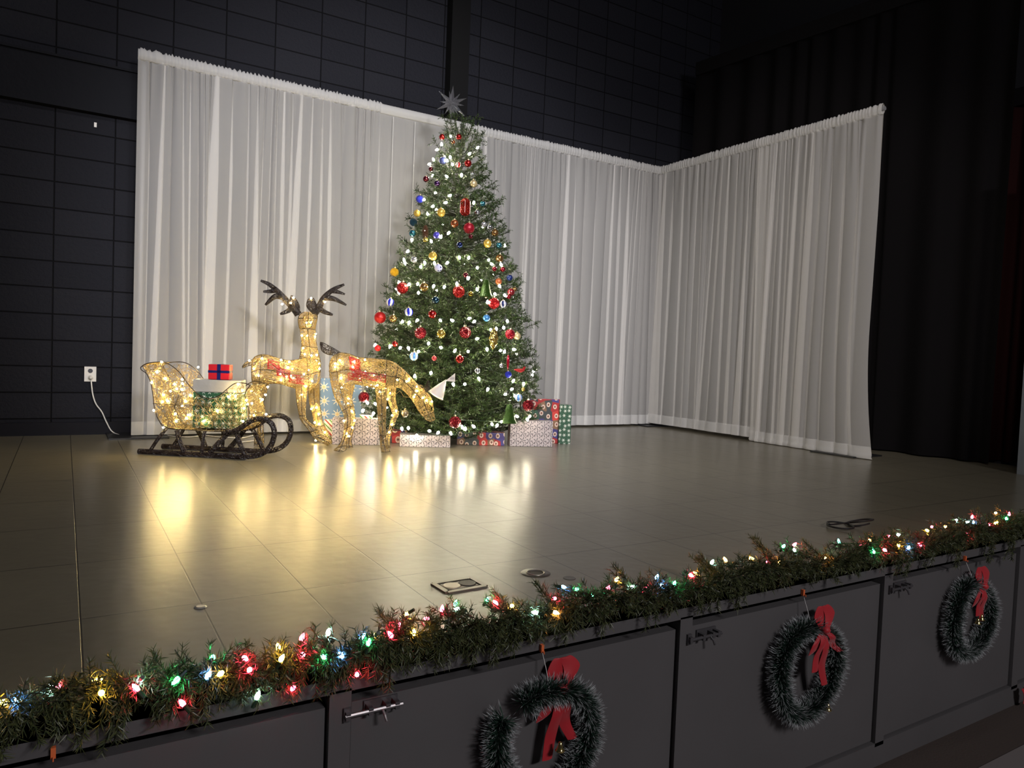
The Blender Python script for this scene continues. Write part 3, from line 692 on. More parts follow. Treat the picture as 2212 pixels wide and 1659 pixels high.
tree_px = [(974,293),(954,313),(1013,333),(973,341),(966,348),(937,346),(929,354),(978,356),(997,377),(966,382),(945,323),(973,422),(1004,437),(1024,437),(936,445),(924,463),(964,437),(1043,490),(952,513),(970,502),(932,522),(890,517),(882,542),(873,563),
 (918,569),(939,570),(909,577),(992,555),(1013,556),(967,567),(1055,562),(1062,570),(1082,571),(1031,579),(862,609),(884,614),(902,614),(862,633),(904,632),(937,617),(960,619),(869,696),(884,696),(902,691),(951,692),(1011,602),(987,614),(1031,626),(1079,618),
 (1069,635),(1090,637),(1053,654),(978,693),(1013,688),(1025,694),(1096,693),(1060,712),(1072,712),(1088,707),(811,744),(843,747),(864,752),(882,751),(904,759),(926,741),(953,751),(896,814),(931,805),(1030,732),(982,759),(1011,759),(1052,753),(1081,757),
 (1089,761),(1109,755),(1034,817),(979,829),(1004,830),(1054,840),(1105,841),(1131,828),(1091,852),(1112,855),(1108,824),(927,931),(947,934),(973,935),(900,940),(882,924),(868,925),(785,886),(807,892),(794,871),(811,873),(999,924),(1005,925),(1024,922),
 (1063,917),(1074,918),(1083,911),(1139,905),(1118,900),(1145,899)]
BULBS = [on_tree(x, y, 1.0, .004) for x, y in tree_px]

def tree_needles():
    segs = []          # (P0, P1) twigs carrying needles
    stems = []
    z = .13
    while z < 2.68:
        R_ = tree_R(z); nb = max(5, int(2 * math.pi * R_ / .135)); off = rng.uniform(0, 6.28)
        for i in range(nb):
            a = off + (i + rng.uniform(-.35, .35)) * 2 * math.pi / nb; zz = z + rng.uniform(-.045, .045)
            R1 = R_ * rng.uniform(.80, 1.04) + (rng.random() < .07) * .07
            rise = rng.uniform(.05, .24) * min(R1, .5) + .03; drop = .0 if z > .3 else -.03
            if z > 2.45: rise += .10
            u = np.array([math.cos(a), math.sin(a), 0]); s_ = np.array([-math.sin(a), math.cos(a), 0]); c = np.array([TX, TY, 0])
            pt = lambda f: c + u * (R1 * f) + np.array([0, 0, zz - rise * .55 + rise * f * f * 1.3 + drop * f])
            stems.append([pt(.04), pt(.35), pt(.7), pt(1.0)])
            f0 = .38
            segs.append((pt(f0), pt(.7))); segs.append((pt(.7), pt(1.0)))
            tip = pt(1.0)
            for k in range(3):
                d = u * rng.uniform(.3, .8) + s_ * rng.uniform(-.8, .8) + np.array([0, 0, rng.uniform(-.3, .9)]); d /= np.linalg.norm(d); segs.append((pt(.93), pt(.93) + d * rng.uniform(.04, .075)))
            ntw = 1 + int(R1 * 5)
            for k in range(ntw):
                f = rng.uniform(f0, .93); sd = 1 if k % 2 else -1; L = rng.uniform(.07, .125) * (1.15 - .35 * f) * min(1, R1 / .3 + .35)
                d = u * rng.uniform(.5, .9) + s_ * sd * rng.uniform(.5, .9) + np.array([0, 0, rng.uniform(-.15, .8)]); d /= np.linalg.norm(d)
                segs.append((pt(f), pt(f) + d * L))
        z += .052
    for i in range(7):                      # leader tuft
        a = i * .9; segs.append((np.array([TX, TY, 2.5]), np.array([TX + .10 * math.cos(a), TY + .10 * math.sin(a), 2.70 + .05 * (i % 2)])))
    segs.append((np.array([TX, TY, 2.5]), np.array([TX, TY, 2.74])))
    A = np.array([s[0] for s in segs]); B = np.array([s[1] for s in segs]); D = B - A; L = np.linalg.norm(D, axis=1); D = D / L[:, None]
    cnt = np.maximum(6, (L * 140).astype(int)); idx = np.repeat(np.arange(len(segs)), cnt)
    f = rng.random(len(idx)); P = A[idx] + D[idx] * (L[idx] * f)[:, None]
    q = rng.normal(size=(len(idx), 3)); q -= D[idx] * (q * D[idx]).sum(1)[:, None]; q /= np.linalg.norm(q, axis=1)[:, None]
    nd = D[idx] * .6 + q * .85; nd /= np.linalg.norm(nd, axis=1)[:, None]
    keep = np.ones(len(P), bool)
    for (c, r) in [(p, r + .010) for p, r in ORN] + [(b, .016) for b in BULBS]:
        keep &= ((P + nd * .012 - c) ** 2).sum(1) > r * r
        tocam = (CC - c) / np.linalg.norm(CC - c); w = P + nd * .012 - c; al = w @ tocam
        keep &= ~((al > 0) & (al < .07) & (((w - al[:, None] * tocam) ** 2).sum(1) < (r * .9) ** 2))
    P, nd = P[keep], nd[keep]
    return P, nd, np.array(stems), A, B
P_, nd_, stems_, A_, B_ = tree_needles()
tree = thing('christmas_tree', (TX, TY, 0), 'tall green artificial christmas tree covered in lights and balls', 'tree')
pine = needle_mat('pine_needles', (.009, .024, .0045), (.032, .062, .012), (.055, .095, .022), .4, .4)
MB().needles(P_, nd_, rng.uniform(.021, .034, len(P_)), .0052).build('foliage', pine, tree)
stem_m = mat('twig_brown', (.03, .03, .015), .8)
sm_ = MB().tubes(stems_, np.array([.005, .004, .003, .0015]), 4); sm_.tubes(np.stack([A_, B_], 1), .0013, 3); sm_.build('branches', stem_m, tree)
MB().tubes([[(TX, TY, .02), (TX, TY, 1.4), (TX, TY, 2.72)]], np.array([.03, .026, .008]), 10, caps=True).build('trunk', mat('trunk_pole', (.03, .035, .02), .6), tree)
st_m = mat('stand_iron', (.012, .014, .013), .4, .4)
for k in range(4):
    a = k * math.pi / 2 + .5; c_, s_ = math.cos(a), math.sin(a)
    MB().tubes([[(TX + .03 * c_, TY + .03 * s_, .30), (TX + .2 * c_, TY + .2 * s_, .10), (TX + .38 * c_, TY + .38 * s_, .012)]], .011, 8, caps=True).build('stand_leg', st_m, tree)

def order_string(pts):
    """serpentine order: rows by height, alternating direction"""
    pts = sorted(pts, key=lambda p: -p[2]); rows = []; 
    for p in pts:
        if rows and rows[-1][0][2] - p[2] < .10: rows[-1].append(p)
        else: rows.append([p])
    out = []
    for i, r in enumerate(rows): out += sorted(r, key=lambda p: p[0] * CR[0] + p[1] * CR[1], reverse=bool(i % 2))
    return out
def light_string(label, pts, extra_back):
    root = thing('string_lights', pts[0], label, 'lights', 'white light strings on the tree')
    allp = list(pts)
    for i in range(extra_back):
        z_ = rng.uniform(min(p[2] for p in pts), max(p[2] for p in pts)); a = rng.uniform(math.radians(-20), math.radians(190)); R_ = tree_R(z_)
        allp.append(np.array([TX + R_ * math.cos(a), TY + R_ * math.sin(a), z_]))
    for p in allp:
        d = np.array([p[0] - TX, p[1] - TY, 0]); d = d / np.linalg.norm(d) * .5 + rng.normal(size=3) * .45 + np.array([0, 0, .5 if rng.random() < .45 else -.9])
        bulb(WHITE_ME, root, p - d / np.linalg.norm(d) * .010, d, socket=True)
    q = order_string(pts); wire = []
    for a, b in zip(q[:-1], q[1:]):
        for f in np.linspace(0, 1, 7)[:-1]:
            m_ = a * (1 - f) + b * f; c = np.array([TX, TY]); v = m_[:2] - c; R_ = tree_R(m_[2]) * .97; l = np.linalg.norm(v) + 1e-6
            rr = max(l, min(R_, l + .25)); m_[:2] = c + v / l * rr; m_[2] -= .02 * math.sin(math.pi * f); wire.append(m_)
    wire.append(q[-1]); MB().tubes([np.array(wire)], .0016, 4).build('wire', wire_g, root)
bz = np.array([b[2] for b in BULBS])
for lab, lo, hi in (('white lights strung round the narrow top of the tree', 1.75, 9), ('white lights strung round the middle of the tree above the doe', 1.12, 1.75),
                    ('white lights strung round the wide part of the tree behind the doe', .52, 1.12), ('lowest string of white lights round the foot of the tree by the gifts', -1, .52)):
    sel = [BULBS[i] for i in range(len(BULBS)) if lo <= bz[i] < hi]
    light_string(lab, sel, 9)

# star on the tree top
cst = onP(975.5, 223, np.array([TX, TY, 2.85]), CF); kst = 1 / ppm(cst) / 5.53
silver = glitter_mat('silver_glitter', (.38, .38, .41), .8, .28, 240, .014)
star = thing('star_topper', cst, 'silver glitter star with many points on top of the christmas tree', 'star')
spk = [(20, -210), (-153, -145), (180, -60), (-175, 73), (160, 155), (-7, 210), (-28, -145), (98, -110), (-140, -22), (150, 28), (-80, 128), (35, 152), (75, 135)]
for i, (dx, dy) in enumerate(spk):
    v = (CR * dx - CU * dy) * kst; L = np.linalg.norm(v); v = v / L; sd = np.cross(v, CF); wd = .026 if i < 6 else .019
    b0 = cst + v * .006; mb = MB()
    V = [b0 + sd * wd, b0 - CF * wd * .9, b0 - sd * wd, b0 + CF * wd * .9, cst + v * (L + .004)]
    mb.add(V, [[0, 1, 4], [1, 2, 4], [2, 3, 4], [3, 0, 4]]); mb.build('point', silver, star)
mb = MB(); V = [cst + s * CR * .03 for s in (1, -1)] + [cst + s * CU * .03 for s in (1, -1)]
V += [cst - CF * .06, cst + CF * .06]; mb.add(V, [[0, 2, 4], [2, 1, 4], [1, 3, 4], [3, 0, 4], [2, 0, 5], [1, 2, 5], [3, 1, 5], [0, 3, 5]]); mb.build('point', silver, star)
MB().tubes([[cst - np.array([0, 0, .14]), cst - np.array([0, 0, .02])]], .004, 6).build('mount', steel, star)

# odd-shaped ornaments
def bell(px, py, rp, hp, label):
    P = on_tree(px, py, 1.02, .015); k = 1 / ppm(P); r, h = rp * k, hp * k
    prof = [(.04 * r, h * .5), (.35 * r, h * .45), (.5 * r, h * .25), (.62 * r, -.05 * h), (.78 * r, -.3 * h), (r, -.47 * h), (1.02 * r, -.5 * h), (.9 * r, -.46 * h)]
    t = thing('bell_ornament', P, label, 'ornament'); ORN.append((P, r))
    MB().lathe(prof, 20, P).build('bell_body', glitter_mat('green_mesh', (.03, .08, .008), .5, .3, 260, .006), t, smooth=True)
    MB().lathe([(0, .012), (.010, .005), (.010, -.005), (0, -.012)], 10, P - np.array([0, 0, h * .5])).build('clapper', capm, t, smooth=True)
    MB().tubes([[P + np.array([0, 0, h * .5]), P + np.array([.002, 0, h * .75]), P + np.array([0, .002, h * .95])]], .0012, 5).build('hanger', steel, t)
bell(1050, 622, 15, 38, 'large green mesh bell on the right of the tree above a pale gap')
bell(1100, 893, 17, 42, 'green mesh bell low on the tree above the big poinsettia gift')
P = on_tree(919, 500, 1.02, .01); t = thing('pinecone', P, 'brown pinecone ornament on the left of the upper tree', 'ornament')
mb = MB()
for i in range(70):
    f = i / 70; a = i * 2.4; z_ = .05 - .1 * f; r_ = .022 * math.sin(math.pi * (.12 + .8 * f)); u = np.array([math.cos(a), math.sin(a), -.5]); s_ = np.array([-math.sin(a), math.cos(a), 0]); c = P + np.array([0, 0, z_])
    mb.add([c + s_ * .007 + u * r_ * .5, c + u * (r_ + .012), c - s_ * .007 + u * r_ * .5, c + np.array([0, 0, .006]) + u * r_ * .6], [[0, 1, 3], [1, 2, 3], [2, 1, 0]])
mb.build('scales', mat('pinecone_brown', (.10, .035, .018), .5), t)
MB().tubes([[P + np.array([0, 0, .05]), P + np.array([0, 0, .075])]], .0012, 5).build('hanger', steel, t)
P = on_tree(1005, 448, 1.02, .02); t = thing('lantern_ornament', P, 'red sequin lantern ornament with two lights against it, upper tree', 'ornament'); k = 1 / ppm(P)
seq = glitter_mat('red_sequin', (.36, .02, .012), .7, .25, 160, .01)
MB().lathe([(.01, .075), (.03, .06), (.042, .045), (.044, -.045), (.03, -.062), (.008, -.07)], 6, P).build('lantern_body', seq, t)
mb = MB()
for i in range(6): a = i * math.pi / 3; mb.tubes([[P + np.array([.046 * math.cos(a), .046 * math.sin(a), .05]), P + np.array([.046 * math.cos(a), .046 * math.sin(a), -.05])]], .0013, 5)
mb.build('ribs', mat('silver_rib', (.2, .12, .11), .35, .8), t)
P = on_tree(1066, 731, 1.03, .02); t = thing('twist_ornament', P, 'long twisted gold ornament on the right of the tree', 'ornament')
a = np.linspace(0, 1, 26); G = np.zeros((26, 16, 3))
for j in range(16):
    th = j * 2 * math.pi / 16 + a * 5.5; r_ = np.sin(np.pi * np.clip(a * .93 + .03, 0, 1)) ** .8 * .034 * (1 + .16 * np.cos(4 * j * 2 * math.pi / 16)); G[:, j] = P + np.stack([r_ * np.cos(th), r_ * np.sin(th), .085 - .17 * a], 1)
MB().grid(G, close_v=True).build('twist_body', mat('gold_foil', (.6, .42, .12), .2, .9), t, smooth=True)
MB().tubes([[P + np.array([0, 0, .08]), P + np.array([0, 0, .11])]], .0014, 5).build('hanger', capm, t)
P = on_tree(1097.5, 783, 1.03, .02); t = thing('icicle_ornament', P, 'slim red glass icicle hanging over the blue glitter ball', 'ornament')
MB().lathe([(.002, .06), (.009, .045), (.012, .01), (.009, -.03), (.001, -.065)], 12, P).build('icicle_body', mat('red_glass', (.4, .01, .03), .08, .5, coat=.6), t, smooth=True)
MB().tubes([[P + np.array([0, 0, .058]), P + np.array([0, 0, .10])]], .0012, 5).build('hanger', capm, t)
P = on_tree(1123, 800, 1.05, .03); bx = CR
t = thing('bird_ornament', P, 'little red bird ornament perched at the right edge of the tree', 'ornament')
bp = np.array([P - bx * .045 + CU * .006, P - bx * .02 + CU * .002, P + bx * .005 - CU * .002, P + bx * .028 + CU * .006, P + bx * .037 + CU * .022, P + bx * .05 + CU * .026])
MB().tubes([spline(bp, 16)], np.interp(np.linspace(0, 5, 16), [0, 1, 2, 3, 4, 5], [.004, .012, .016, .012, .010, .001]), 9, caps=True).build('bird_body', glitter_mat('red_flock', (.4, .015, .02), .4, .35, 400), t, smooth=True)
MB().tubes([[P - bx * .01 - CU * .012, P - bx * .012 - CU * .03]], .0016, 5).build('clip', steel, t)
P = on_tree(952, 838, 1.0, .03); t = thing('paper_cone', P, 'plain white paper cone tucked among branches above the nose of the doe', 'ornament')
ax = (CR * .55 + CU * .84); ax /= np.linalg.norm(ax)
z3 = -ax; x3 = np.cross(z3, CF); x3 /= np.linalg.norm(x3); y3 = np.cross(z3, x3); Rm = np.stack([x3, y3, z3], 1)
MB().lathe([(.004, -.075), (.012, -.055), (.034, -.01), (.06, .055), (.063, .07), (.058, .066)], 18, P, Rm).build('cone', mat('white_paper', (.6, .54, .48), .6), t, smooth=True)
MB().lathe([(.061, .06), (.066, .066), (.062, .073)], 18, P, Rm).build('rim', mat('white_rim', (.66, .6, .57), .5), t)
P = on_tree(976, 822, 1.0, .03); e1, e2 = CR, CU; s_ = 1 / ppm(P)
card = [P + (e1 * x - e2 * y) * s_ for x, y in ((-14, 1), (7, -16), (7, 3))]
t = thing('paper_tag', P, 'pointed white card with a dark scribble behind the paper cone', 'tag')
MB().prism(card, CF * .002).build('card', mat('white_paper', (.6, .54, .48), .6), t)
mb = MB()
for x in (0, 3, 6): mb.tubes([[P + (e1 * (x - 3) - e2 * (-3)) * s_ - CF * .001, P + (e1 * (x - 1.6) - e2 * (-8)) * s_ - CF * .001, P + (e1 * (x - 1.2) - e2 * (-2)) * s_ - CF * .001]], .0012, 4)
mb.build('scribble', mat('ink', (.02, .015, .03), .6), t)

# ------------------------------------------------------------------ wire-frame deer and sleigh
gold = mat('gold_thread', (.32, .225, .085), .38, .3); fr_m = mat('frame_wire', (.03, .018, .01), .5, .3); brown = mat('brown_thread', (.014, .007, .005), .5); redt = mat('red_thread', (.35, .012, .01), .4)
class Plane:
    def __init__(s, O, d, crop):
        s.O = np.asarray(O, float); s.d = np.array([d[0], d[1], 0.]) / math.hypot(*d[:2]); s.n = np.array([-s.d[1], s.d[0], 0.])
        if s.n @ s.O[:3] * 1 < 0: s.n = -s.n
        s.k, s.ox, s.oy = crop
    def __call__(s, X, Y, off=0.0): return onP(s.ox + X / s.k, s.oy + Y / s.k, s.O + s.n * off, s.n)
def loft(pl, pairs, widths, off=0.0, floor=None, m=44):
    T = np.array([pl(*p[0], off) for p in pairs]); B = np.array([pl(*p[1], off) for p in pairs]); T = spline(T, m); B = spline(B, m)
    if floor is not None:
        zmin = min(T[:, 2].min(), B[:, 2].min()); zt = max(T[:, 2].max(), B[:, 2].max())
        for Q in (T, B): Q[:, 2] = floor + (Q[:, 2] - zmin) * (zt - floor) / (zt - zmin)
    w = spline(np.asarray(widths, float)[:, None] if len(widths) == len(pairs) else np.interp(np.linspace(0, 1, len(pairs)), np.linspace(0, 1, len(widths)), widths)[:, None], m)[:, 0]
    return dict(C=(T + B) / 2, Hv=(T - B) / 2, w=np.maximum(w, .003), n=pl.n, m=m)
def surf(l, t, th, k=1.0):
    x = np.clip(t, 0, 1) * (l['m'] - 1.001); i = x.astype(int); f = (x - i)[..., None]
    C = l['C'][i] * (1 - f) + l['C'][i + 1] * f; Hv = l['Hv'][i] * (1 - f) + l['Hv'][i + 1] * f; w = (l['w'][i] * (1 - f[..., 0]) + l['w'][i + 1] * f[..., 0])
    return C + k * (np.cos(th)[..., None] * Hv + (np.sin(th) * w)[..., None] * l['n'])
def curls(mb, l, dens, r, seg=.012, ns=9, tr=(0, 1), thr=None, k=1.0):
    h = np.linalg.norm(l['Hv'], axis=1); rad = np.sqrt((h ** 2 + l['w'] ** 2) / 2); dl = np.linalg.norm(np.gradient(l['C'], axis=0), axis=1); Lt = dl.sum()
    area = (2 * math.pi * rad * dl); t = np.linspace(0, 1, l['m']); sel = (t >= tr[0]) & (t <= tr[1]); area = area * sel
    frac = 1 if thr is None else (thr[1] - thr[0]) / (2 * math.pi)
    n = max(8, int(area.sum() * frac * dens / (seg * ns)))
    cdf = np.cumsum(area); cdf /= cdf[-1]; t0 = np.interp(rng.random(n), cdf, t); th0 = rng.uniform(0, 2 * math.pi, n) if thr is None else rng.uniform(*thr, n)
    hd = rng.uniform(0, 2 * math.pi, n); cv = rng.normal(size=n) * .35; P = np.zeros((n, ns + 1, 3))
    for j in range(ns + 1):
        t0 = np.where(t0 < tr[0], 2 * tr[0] - t0, t0); t0 = np.where(t0 > tr[1], 2 * tr[1] - t0, t0)
        P[:, j] = surf(l, t0, th0, k * rng.uniform(.985, 1.015))
        rr = np.interp(np.clip(t0, 0, 1), t, rad); hd = hd + cv + rng.normal(size=n) * .35
        t0 = t0 + seg * np.cos(hd) / Lt; th0 = th0 + seg * np.sin(hd) / np.maximum(rr, .012)
        if thr is not None: th0 = np.clip(th0, *thr)
    mb.tubes(P, r, 3); return mb
def frame(mb, l, rings, longs=(0, math.pi / 2, math.pi, 3 * math.pi / 2), r=.0022):
    th = np.linspace(0, 2 * math.pi, 25)
    for t in rings: mb.tubes([surf(l, np.full(25, t), th, 1.01)], r, 5)
    t = np.linspace(0, 1, 30)
    for a in longs: mb.tubes([surf(l, t, np.full(30, a), 1.01)], r, 5)
    return mb
def snap(l_list, P):
    return P
def place_bulbs(pl, root, pts, off, rand_lofts, nrand):
    for (X, Y) in pts:
        o_ = off(X, Y) if callable(off) else off
        P = pl(X, Y, o_); P[2] = max(P[2], .02); bulb(WARM_ME, root, P, rng.normal(size=3))
    for i in range(nrand):
        l = rand_lofts[i % len(rand_lofts)]; P = surf(l, np.array([rng.random()]), np.array([rng.uniform(.15, math.pi - .15)]))[0]; P[2] = max(P[2], .02)
        bulb(WARM_ME, root, P, rng.normal(size=3))

# doe, grazing
A0, B0 = onZ(731, 977), onZ(832, 979)
dd = B0 - A0
pl = Plane(A0, dd, (3.568, 640, 680))
doe = thing('reindeer_decoration', (A0 + B0) / 2, 'gold wire doe with lights, head lowered to graze in front of the tree', 'light-up deer')
BO = .10
torso = loft(pl, [((252, 395), (258, 475)), ((275, 330), (290, 560)), ((335, 294), (350, 562)), ((410, 303), (430, 535)), ((480, 328), (520, 545)), ((580, 336), (600, 562)), ((680, 345), (680, 578)), ((745, 362), (725, 582)), ((800, 398), (765, 560))], [.03, .09, .125, .13, .13, .13, .125, .11, .085], BO)
neck = loft(pl, [((770, 378), (738, 560)), ((820, 415), (790, 562)), ((880, 475), (845, 602)), ((940, 540), (890, 655)), ((995, 590), (920, 695))], [.09, .075, .06, .058, .06], BO)
head = loft(pl, [((985, 575), (905, 670)), ((1040, 635), (930, 722)), ((1055, 700), (955, 758)), ((1062, 760), (985, 792)), ((1070, 800), (1008, 816)), ((1060, 818), (1035, 824))], [.055, .062, .05, .04, .032, .015], BO)
body = MB(); fr = MB()
for l, rg in ((torso, (.04, .22, .5, .78, .97)), (neck, (.35, .7)), (head, (.25, .55, .97))): curls(body, l, 235, .0015); frame(fr, l, rg)
body.build('body', gold, doe); fr.build('body_frame', fr_m, doe)
rb = MB(); curls(rb, torso, 420, .0020, tr=(.38, .52), thr=(4.7, 5.7), k=1.02); curls(rb, torso, 340, .0020, tr=(.40, .78), thr=(4.25, 4.75), k=1.02); curls(rb, torso, 300, .0020, tr=(.34, .5), thr=(4.0, 4.5), k=1.02); rb.build('red_bow', redt, doe)
def limb(pl, root, nm, pairs, w, off, rings, floor=.004, dens=260, m_=gold, longs=(0, math.pi / 2, math.pi, 3 * math.pi / 2)):
    l = loft(pl, pairs, w, off, floor); mb = curls(MB(), l, dens, .0014, seg=.009); frame_ = frame(MB(), l, rings, longs)
    o = mb.build(nm, m_, root); frame_.build('leg_frame' if nm == 'leg' else nm + '_frame', fr_m, o); return l
legs = [limb(pl, doe, 'leg', [((420, 540), (262, 500)), ((415, 600), (290, 620)), ((408, 680), (340, 720)), ((418, 760), (368, 790)), ((422, 830), (370, 870)), ((400, 930), (362, 940)), ((383, 1000), (332, 1020)), ((385, 1055), (292, 1058)), ((355, 1076), (292, 1064))], [.06, .05, .034, .026, .024, .022, .022, .03, .028], 0, (.3, .55, .8, .97)),
        limb(pl, doe, 'leg', [((700, 570), (610, 570)), ((695, 700), (622, 690)), ((690, 800), (632, 790)), ((690, 880), (640, 880)), ((695, 960), (645, 960)), ((712, 1030), (655, 1030)), ((725, 1058), (658, 1062))], [.045, .035, .028, .024, .022, .024, .028], 0, (.3, .6, .97)),
        limb(pl, doe, 'leg', [((450, 540), (340, 540)), ((430, 640), (362, 640)), ((445, 720), (400, 730)), ((455, 800), (415, 800)), ((440, 900), (402, 900)), ((425, 970), (388, 970)), ((435, 1030), (380, 1034))], [.05, .036, .026, .024, .022, .022, .028], .2, (.3, .6, .97)),
        limb(pl, doe, 'leg', [((770, 560), (700, 560)), ((765, 640), (700, 640)), ((785, 720), (735, 730)), ((790, 755), (745, 770)), ((765, 810), (725, 810)), ((745, 870), (715, 860)), ((722, 930), (690, 920)), ((725, 1005), (680, 1010))], [.045, .036, .03, .028, .025, .022, .02, .026], .2, (.3, .5, .97))]
limb(pl, doe, 'ear', [((1025, 580), (1000, 600)), ((1030, 550), (990, 565)), ((1025, 520), (1003, 530)), ((1016, 503), (1012, 507))], [.01, .014, .01, .004], .06, (.3,), None, 420, brown)
limb(pl, doe, 'ear', [((985, 570), (960, 580)), ((975, 550), (945, 560)), ((962, 538), (950, 545))], [.01, .012, .004], .14, (.3,), None)
limb(pl, doe, 'tail', [((345, 292), (325, 325)), ((300, 264), (285, 312)), ((255, 240), (242, 305)), ((208, 216), (198, 278)), ((184, 210), (183, 226))], [.012, .016, .02, .018, .005], BO, (.4, .8), None, 260, brown)
cw = [pl(*p, BO - .05) for p in ((755, 560), (765, 610), (800, 590), (830, 630), (880, 640), (905, 680), (935, 700))]
MB().tubes([spline(np.array(cw), 40), ], .0018, 5).build('lead_wire', gold, doe)
place_bulbs(pl, doe, [(340, 352), (300, 378), (300, 408), (433, 405), (350, 488), (350, 556), (398, 643), (405, 678), (425, 740), (360, 820), (450, 815), (432, 862), (393, 912), (407, 935), (525, 345), (455, 360), (530, 440), (620, 538), (600, 465), (785, 505), (855, 518), (930, 580), (910, 635), (980, 635), (1003, 655), (1038, 665), (700, 650), (722, 605), (770, 738), (735, 770), (742, 845), (705, 710), (645, 600), (718, 905)],
            lambda X, Y: (-.03 if Y < 580 and X < 760 else (.045 if X > 760 and Y < 700 else (.0 if X < 420 or 600 < X < 690 else .16))), [torso, neck, torso], 9)

# buck, head up
O = onZ(706, 964); pl = Plane(O, (.97, -.24), (3.771, 280, 580))
buck = thing('reindeer_decoration', onZ(655, 962), 'gold wire buck with dark antlers standing tall behind the sleigh', 'light-up deer')
BO = .07
torso = loft(pl, [((992, 800), (992, 890)), ((1005, 735), (1003, 940)), ((1060, 704), (1040, 945)), ((1130, 706), (1120, 938)), ((1210, 732), (1220, 938)), ((1300, 750), (1310, 965)), ((1390, 738), (1400, 988)), ((1460, 722), (1475, 988)), ((1525, 740), (1530, 940)), ((1553, 790), (1555, 890))], [.03, .09, .12, .125, .125, .125, .125, .115, .09, .05], BO)
neck = loft(pl, [((1370, 830), (1552, 850)), ((1380, 750), (1556, 780)), ((1392, 690), (1545, 715)), ((1402, 630), (1528, 645)), ((1396, 550), (1514, 560)), ((1386, 470), (1512, 475))], [.09, .085, .07, .058, .052, .052], BO)
head = loft(pl, [((1384, 490), (1512, 490)), ((1374, 440), (1522, 440)), ((1374, 405), (1530, 405)), ((1388, 375), (1527, 378)), ((1420, 354), (1490, 356))], [.05, .062, .065, .055, .02], BO)
muz = loft(pl, [((1400, 400), (1505, 400)), ((1402, 402), (1505, 404))], [.03, .03], BO); mm = 44; c0 = pl(1455, 410, BO)
f = np.linspace(0, 1, mm); muz['C'] = c0 - np.outer(.03 + .11 * f, pl.n) - np.outer(.05 * f, [0, 0, 1]); muz['Hv'] = np.outer(.042 - .02 * f, pl.d); muz['w'] = .05 - .022 * f; muz['n'] = np.array([0, 0, 1.]); muz['m'] = mm
body = MB(); fr = MB()
for l, rg in ((torso, (.04, .25, .5, .75)), (neck, (.3, .6, .95)), (head, (.5,)), (muz, (.98,))): curls(body, l, 235, .0015); frame(fr, l, rg)
body.build('body', gold, buck); fr.build('body_frame', fr_m, buck)
rb = MB(); curls(rb, torso, 400, .0020, tr=(.33, .46), thr=(4.8, 5.5), k=1.02); curls(rb, torso, 400, .0020, tr=(.42, .56), thr=(4.4, 5.0), k=1.02); curls(rb, torso, 340, .0020, tr=(.54, .70), thr=(4.1, 4.7), k=1.02); rb.build('red_bow', redt, buck)
for off, dx in ((0, 0), (.16, 1)):
    if dx == 0: pr_ = [((1350, 950), (1452, 950)), ((1360, 1080), (1438, 1080)), ((1380, 1200), (1432, 1200)), ((1400, 1255), (1450, 1245)), ((1460, 1330), (1520, 1310)), ((1502, 1400), (1562, 1372)), ((1590, 1448), (1640, 1412)), ((1612, 1462), (1650, 1440))]
    else: pr_ = [((1450, 950), (1545, 935)), ((1465, 1100), (1545, 1080)), ((1490, 1200), (1560, 1180)), ((1500, 1270), (1570, 1250)), ((1520, 1340), (1600, 1320)), ((1580, 1410), (1640, 1390)), ((1610, 1445), (1655, 1425))]
    legs.append(limb(pl, buck, 'leg', pr_, [.04, .034, .028, .026, .024, .024, .022], off, (.3, .6), .004, 260))
for off, dx in ((0, 0), (.16, 25)):
    limb(pl, buck, 'leg', [((1000 + dx, 880), (1120 + dx, 900)), ((1005 + dx, 1000), (1090 + dx, 1010)), ((1010 + dx, 1120), (1062 + dx, 1120)), ((1020 + dx, 1300), (1065 + dx, 1300)), ((1015 + dx, 1420), (1070 + dx, 1420))], [.05, .04, .028, .022, .026], off, (.4, .97))
limb(pl, buck, 'ear', [((1362, 382), (1380, 380)), ((1310, 325), (1385, 312)), ((1306, 262), (1362, 258)), ((1315, 218), (1326, 220))], [.008, .016, .014, .004], BO, (.4,), None, 520, brown)
limb(pl, buck, 'ear', [((1492, 372), (1522, 372)), ((1443, 312), (1528, 322)), ((1450, 258), (1512, 268)), ((1478, 234), (1498, 240))], [.008, .016, .014, .004], BO, (.4,), None, 520, brown)
limb(pl, buck, 'tail', [((1050, 735), (1030, 790)), ((990, 745), (980, 790)), ((940, 770), (935, 805)), ((916, 800), (918, 812))], [.012, .018, .015, .005], BO, (.4,), None, 250)
def antler(root, chains, off):
    mb = MB()
    for pts, r0, r1 in chains:
        C = spline(np.array([pl(*p, off) for p in pts]), 24); T = np.gradient(C, axis=0); T /= np.linalg.norm(T, axis=1)[:, None]; U_ = np.cross(T, pl.n)
        rr = np.interp(np.linspace(0, 1, 24), [0, .5, .85, 1], [r0, (r0 + r1) / 2, r1, r1 * .5])
        l = dict(C=spline(C, 44), Hv=spline(U_ * rr[:, None], 44), w=np.interp(np.linspace(0, 1, 44), np.linspace(0, 1, 24), rr * .7), n=pl.n, m=44)
        curls(mb, l, 700, .0017, seg=.009); frame(mb, l, (), (0, math.pi), .003)
    mb.build('antler', brown, root)
antler(buck, [([(1375, 375), (1330, 315), (1285, 270), (1235, 215), (1190, 170), (1130, 125), (1068, 98)], .026, .012), ([(1240, 225), (1180, 230), (1105, 298)], .024, .010), ([(1190, 175), (1150, 185), (1088, 188)], .018, .008), ([(1320, 315), (1290, 345), (1226, 372)], .02, .010)], BO)
